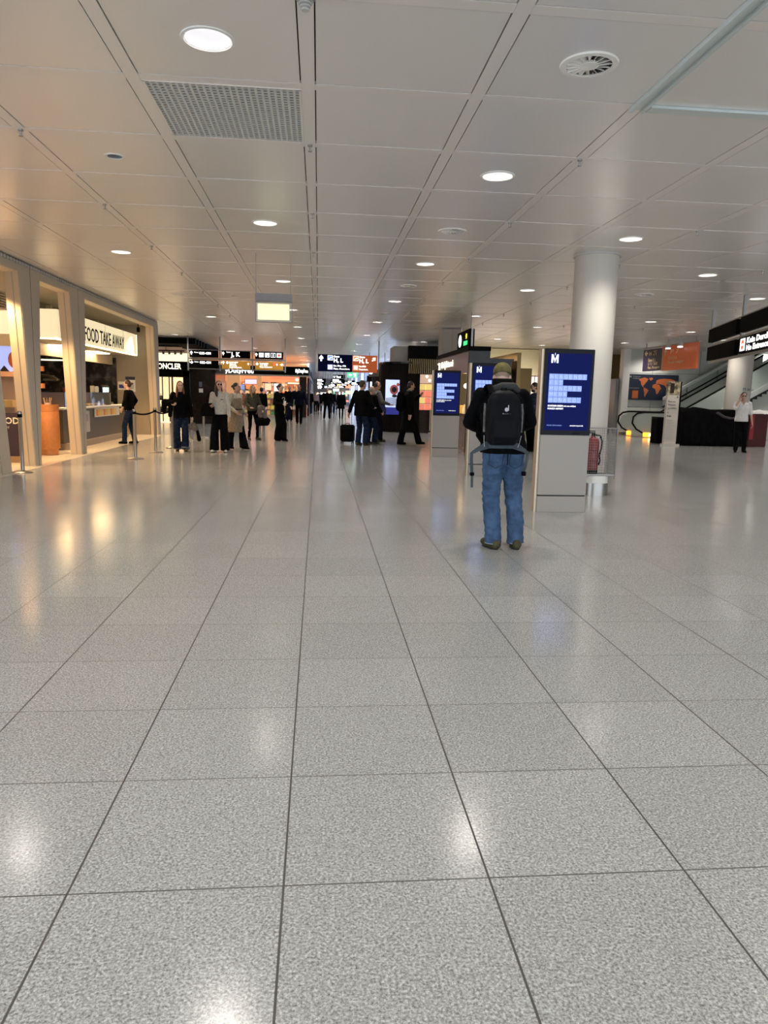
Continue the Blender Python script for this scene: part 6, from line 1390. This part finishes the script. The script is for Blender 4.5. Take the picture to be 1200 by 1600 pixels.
# --- woman in beige coat
a = person('w', 'dark-haired woman in a cream sweater and sleeveless beige coat', -2.06, 18.55, FC+.95, 1.66, feet=((-.08, .20), (.08, -.20)), toe=(0, 0), hands=((-.22, .12, .98), (.20, .16, 1.0)), look=(.2, .05), top='sweater', topm=C_CREAM, hem=.95, trm=C_BLACK, leg=(.085, .085, .12), shoem=C_BLACK, hair='bun', hairm=H_DARK, fat=.95, cvox=.012)
q = MB(); q.rings([(0, -.01, .46, .215, .20), (0, -.01, .7, .205, .175), (0, 0, 1.02, .172, .145), (0, 0, 1.1, .168, .14), (0, 0, 1.27, .18, .142), (0, 0, 1.36, .15, .12)])
rput('coat', q, C_BEIGE, a['t'], .013, 3, lambda co: .010*noise.noise(Vector((co.x*12, co.y*12, co.z*2))))
put('coat_belt', MB().tube([(.178*math.cos(g_), .152*math.sin(g_), 1.06) for g_ in [2*PI*i/24 for i in range(25)]], [(.02, .004)]*25, 6, flat=(0, 0, 1)), C_BOOT, a['t'], True)
# --- woman with red patterned top further back
person('w', 'woman in a red patterned top half hidden behind the blonde woman', -3.02, 28.2, FC-.4, 1.66, top='sweater', topm=C_FLOR, hem=1.0, trm=C_TEAL, leg=(.12, .12, .13), hair='bun', fat=1.0, vox=.012, cvox=.016)
# --- blonde woman
a = person('w', 'blonde woman in a grey-green jacket and black leggings holding two bags', -2.0, 22.46, FC+.55, 1.66, feet=((-.12, .10), (.11, -.05)), toe=(-.2, .2), hands=((-.22, .22, 1.02), (.20, .25, 1.05)), look=(.3, .03), top='jacket', topm=C_GREEN, hem=.92, trm=C_BLACK, leg=(.085, .058, .045), shoem=C_BOOT, hair='long', hairm=H_BLOND, skin=M_SKIN2, fat=.92)
blob_thing(a, 'carried_jacket', 'taupe jacket hung over the arm of the blonde woman', 'jacket', [((-.24, .24, 1.04), .07, (-.10, .28, 1.05), .07), ((-.22, .26, 1.0), .08, (-.30, .24, .74), .09), ((-.1, .28, 1.0), .07, (-.14, .26, .76), .07)], C_TAUPE)
blob_thing(a, 'duffel_bag', 'black duffel bag hanging below the taupe jacket of the blonde woman', 'bag', [((-.40, .22, .62), .11, (-.05, .28, .60), .11), ((-.40, .22, .54), .09, (-.05, .28, .54), .09)], C_BLACK)
# --- woman with navy jacket over arm
a = person('w', 'dark-haired woman in black sweatshirt with white chest print', -1.16, 22.05, FC+.85, 1.70, feet=((-.07, .10), (.07, -.05)), hands=((-.18, .25, 1.08), (.17, .28, 1.14)), look=(.15, .0), top='sweater', topm=C_BLACK, hem=.93, trm=C_BLACK, leg=(.09, .09, .098), shoem=C_BLACK, hair='bun', hairm=H_DARK, skin=M_SKIN2, fat=.95, hood=True)
put('chest_print', MB().tube([(.0+.055*math.cos(g_), .165, 1.30+.045*math.sin(g_)) for g_ in [2*PI*i/12 for i in range(10)]], .006, 6), M_WHITEP, a['t'], True)
blob_thing(a, 'carried_jacket', 'navy jacket over the arm of the woman with the white chest print', 'jacket', [((-.24, .18, 1.12), .08, (-.05, .28, 1.08), .07), ((-.2, .22, 1.1), .09, (-.22, .14, .72), .08), ((-.05, .28, 1.05), .06, (.04, .33, .80), .05)], C_NAVY)
t = scale_thing('paper_cup', 'pale paper held by the woman with the white chest print', 'paper', a); put('sheet', MB().bbox(.10, .20, .36, .375, 1.10, 1.24, .003), M_WHITEP, t, True)
# --- three men with the suitcase
a = person('m', 'tall man in black jacket and jeans, leftmost of the three men by the suitcase', 1.22, 20.7, -.75, 1.84, feet=((-.11, 0), (.10, .06)), hands=((-.34, -.12, .86), (.22, .24, 1.05)), pole=((-.6, -1, 0), (.6, -1, 0)), look=(-.3, -.05), top='jacket', topm=C_BLACK, hem=.80, trm=C_DJEAN, leg=(.095, .08, .078), shoem=C_BOOT, hair='short', hairm=H_BROWN, fat=1.08)
a2 = person('m', 'short balding man in black jacket, middle of the three men by the suitcase', 1.54, 21.4, -.95, 1.70, feet=((-.12, 0), (.12, .08)), hands=((-.26, .12, .9), (.2, .25, .98)), look=(-.1, 0), top='jacket', topm=C_BLACK, hem=.82, trm=C_DJEAN, leg=(.1, .085, .08), shoem=C_BOOT, hair='fringe_bald', hairm=H_GREY, skin=M_SKIN2, fat=1.08)
a3 = person('m', 'man with glasses and grey shirt, rightmost of the three men by the suitcase', 1.78, 22.5, -1.2, 1.86, feet=((-.1, 0), (.1, .10)), hands=((-.22, .2, .98), (.22, .3, 1.1)), look=(-.1, 0), top='sweater', topm=C_GREY, hem=.95, trm=C_NAVY, leg=(.095, .08, .075), shoem=C_BOOT, hair='thin', hairm=H_BROWN, fat=1.02)
P = a3['P']; put('glasses', MB().tube([P(-.07, .03, .01), P(-.05, .085, .008), P(-.01, .098, .004), P(.01, .098, .004), P(.05, .085, .008), P(.07, .03, .01)], .004, 6), M_BLACK, a3['t'], True)
blob_thing(a3, 'blue_bag', 'dark blue shoulder bag at the side of the man in the grey shirt', 'bag', [((.22, .12, 1.02), .07, (.24, .14, .88), .08)], mat('royal blue nylon', (.015, .03, .14), .5))
t = thing('suitcase', 'small black wheeled suitcase with raised handle behind the three men', 'suitcase', (.86, 21.35, 0), -.3)
put('shell', MB().bbox(-.20, .20, -.12, .12, .06, .56, .03), M_BLACK, t, True, smooth=True); put('front_pocket', MB().bbox(-.16, .16, -.15, -.11, .12, .42, .02), C_BLACK, t, True, smooth=True)
for x in (-.16, .16):
    for y in (-.09, .09): put('wheel', MB().prism([(y+.028*math.cos(g_), .03+.028*math.sin(g_)) for g_ in [2*PI*i/14 for i in range(14)]], x-.012, x+.012, 'x'), M_VOID, t, True)
put('telescopic_handle', MB().box(-.10, -.085, .09, .105, .56, .98).box(.085, .10, .09, .105, .56, .98).box(-.105, .105, .085, .11, .98, 1.005), M_STEEL, t, True); put('carry_handle', MB().tube([(-.07, 0, .555), (-.05, 0, .60), (.05, 0, .60), (.07, 0, .555)], .01, 8), M_BLACK, t, True)
# --- man in long black coat pointing
a = person('m', 'man in a long black overcoat with one finger raised', 2.62, 21.0, -PI/2+.12, 1.85, feet=((-.07, -.22), (.08, .30)), toe=(0, 0), hands=((-.25, .34, 1.36), (.26, -.04, .88)), pole=((-.3, -.6, -1), (.4, -1, 0)), look=(.05, -.08), top='coat', topm=C_BLACK, hem=.40, trm=C_BLACK, leg=(.095, .085, .09), shoem=C_BLACK, hair='short', hairm=H_DARK, fat=1.0, curl=(.9, .5))
w_ = a['wr'][0]; d_ = (a['wr'][0]-a['el'][0]).normalized()
put('scarf', MB().tube([(-.06, .06, 1.46), (.0, .09, 1.42), (.06, .06, 1.46), (.07, -.03, 1.5), (-.07, -.03, 1.5), (-.06, .06, 1.46)], .028, 10), C_GREY, a['t'], True, smooth='full')
t = scale_thing('pen', 'thin pale stick held up by the man in the long black overcoat', 'pen', a); put('stick', MB().tube([w_+d_*.08, w_+d_*.08+Vector((0, .10, .12))], .005, 6), M_WHITEP, t, True)
t = blob_thing(a, 'backpack', 'black backpack on the back of the man in the long overcoat', 'backpack', [((0, -.24, 1.38), .10, (0, -.25, 1.05), .13)], C_BLACK, part='main_sack')
t = scale_thing('phone', 'small bright phone in the lowered hand of the man in the long overcoat', 'phone', a); w_ = a['wr'][1]; put('phone_body', MB().bbox(w_.x-.03, w_.x+.03, w_.y+.02, w_.y+.03, w_.z-.14, w_.z-.03, .003), M_WHITEP, t, True)
# --- bearded man right of the main man
a = person('m', 'bearded man in navy sweater seen left of the nearest kiosk', 5.86, 19.3, PI/2+.15, 1.87, feet=((-.10, 0), (.10, .05)), hands=((-.18, .25, 1.12), (.18, .27, 1.12)), look=(0, -.2), top='sweater', topm=cloth('slate blue cloth', (.035, .045, .085)), hem=.92, trm=C_BLACK, leg=(.095, .08, .075), shoem=C_BLACK, hair='short', hairm=H_DARK, fat=1.05, hood=True)
P = a['P']; q = MB().ell(P(0, .035, -.075), (.058, .055, .050), Euler((-.2, 0, 0))); me = remesh(q, .009, 2); me.materials.append(H_DARK); put('beard', me, None, a['t'], True)
# --- man in white tee
a = person('m', 'man in a white v-neck tee-shirt holding a phone to his ear', 12.40, 20.35, FC-.35, 1.76, feet=((-.13, .05), (.10, .10)), toe=(-.2, .2), hands=((-.30, .02, .84), (.14, .15, 1.50)), pole=((-.4, -1, 0), (.5, .2, -1)), look=(-.1, 0), top='tee', topm=C_TEE, hem=.90, trm=C_BLACK, leg=(.092, .07, .062), shoem=C_BLACK, hair='short', hairm=H_DARK, fat=1.0, sleeve=0, collar=False)
P = a['P']; put('sunglasses', MB().ell(P(-.030, .086, .004), (.022, .005, .014), None, 10).ell(P(.030, .086, .004), (.022, .005, .014), None, 10), M_BLACKG, a['t'], True)
put('v_neck', MB().prism([(-.055, 1.49), (.055, 1.49), (0, 1.37)], .100, .122, 'y'), M_SKIN, a['t'], True)
t = scale_thing('phone', 'dark phone at the ear of the man in the white tee-shirt', 'phone', a); put('phone_body', MB().bbox(.085, .10, .0, .06, 1.56, 1.68, .004), M_BLACK, t, True)
# --- customer at the food counter and barista
person('w', 'woman in black top and jeans standing at the food counter', -5.0, 19.85, PI/2-.15, 1.68, feet=((-.10, .12), (.10, -.10)), toe=(.1, -.1), hands=((.24*-1, .10, .98), (.22, .02, .98)), pole=((-1, -.6, 0), (1, -.5, 0)), look=(.15, 0), top='sweater', topm=C_BLACK, hem=.93, trm=C_DJEAN, leg=(.085, .07, .068), shoem=C_BLACK, hair='bun', hairm=H_BROWN, skin=M_SKIN2, fat=.95, sleeve=.6)
t = person('w', 'fair-haired server in a white top behind the food counter', -7.3, 23.3, -PI/2-.2, 1.72, hands=((-.2, .35, 1.1), (.2, .35, 1.1)), look=(0, -.3), top='tee', topm=C_TEE, hem=.9, trm=C_BLACK, hair='bunhigh', hairm=H_BLOND, skin=M_SKIN2, fat=.95, sleeve=0, vox=.012)
# --- walkers in the distance
FAR = dict(vox=.014, cvox=.018, fingers=False)
person('m', 'man in a dark navy jacket walking towards the viewer by the duty-free corner', -.90, 34.4, FC, 1.84, feet=((-.08, .22), (.09, -.22)), top='jacket', topm=C_NAVY, hem=.84, trm=C_BLACK, fat=1.12, hairm=H_DARK, hands=((-.36, .1, .85), (.36, .1, .85)), **FAR)
person('m', 'grey-haired man in a dark suit jacket walking just left of the man in navy', -1.50, 38.2, FC, 1.82, feet=((-.08, -.15), (.09, .15)), top='jacket', topm=C_BLACK, hem=.84, trm=C_BLACK, hair='thin', hairm=H_GREY, hands=((-.3, .2, 1.1), (.25, .1, .85)), **FAR)
person('m', 'bald man in dark clothes striding towards the viewer in the middle of the corridor', .50, 42.2, FC, 1.78, feet=((-.14, .2), (.16, -.2)), top='jacket', topm=C_BLACK, hem=.85, trm=C_BLACK, hair='none', fat=1.15, hands=((-.33, .1, .85), (.33, .1, .85)), **FAR)
person('w', 'dark-haired person in a knee-long dark coat walking left of the three men', 1.32, 42.6, FC, 1.70, feet=((-.07, .1), (.07, -.1)), top='coat', topm=C_BLACK, hem=.62, trm=C_BLACK, leg=(.08, .06, .05), hair='short', **FAR)
person('w', 'far person with a pale pink front and dark open jacket in the corridor', -.20, 58.0, FC, 1.62, feet=((-.08, .1), (.08, -.1)), top='jacket', topm=cloth('dusty pink cloth', (.35, .22, .20)), hem=.95, trm=C_BLACK, hair='short', **FAR)
person('m', 'dark silhouette of a person at the left edge of the far corridor', -.62, 52.5, FC, 1.72, top='jacket', topm=C_BLACK, hem=.8, trm=C_BLACK, **FAR)
person('m', 'far person in blue jeans just right of the bald walking man', 1.05, 55.0, FC, 1.70, feet=((-.08, .15), (.08, -.15)), top='jacket', topm=C_BLACK, hem=.9, trm=C_DJEAN, **FAR)
person('m', 'far dark figure just left of the bald walking man', .12, 60.0, FC, 1.68, top='jacket', topm=C_BLACK, hem=.8, trm=C_BLACK, **FAR)
person('w', 'far figure in pale grey clothes between the two nearer corridor walkers', 1.55, 66.0, FC, 1.70, top='coat', topm=C_TAUPE, hem=.6, trm=C_DJEAN, **FAR)
person('w', 'dark-haired woman seen from behind inside the duty-free shop front', -2.55, 33.2, .3, 1.66, top='jacket', topm=C_BLACK, hem=.8, trm=C_BLACK, hair='bun', **FAR)
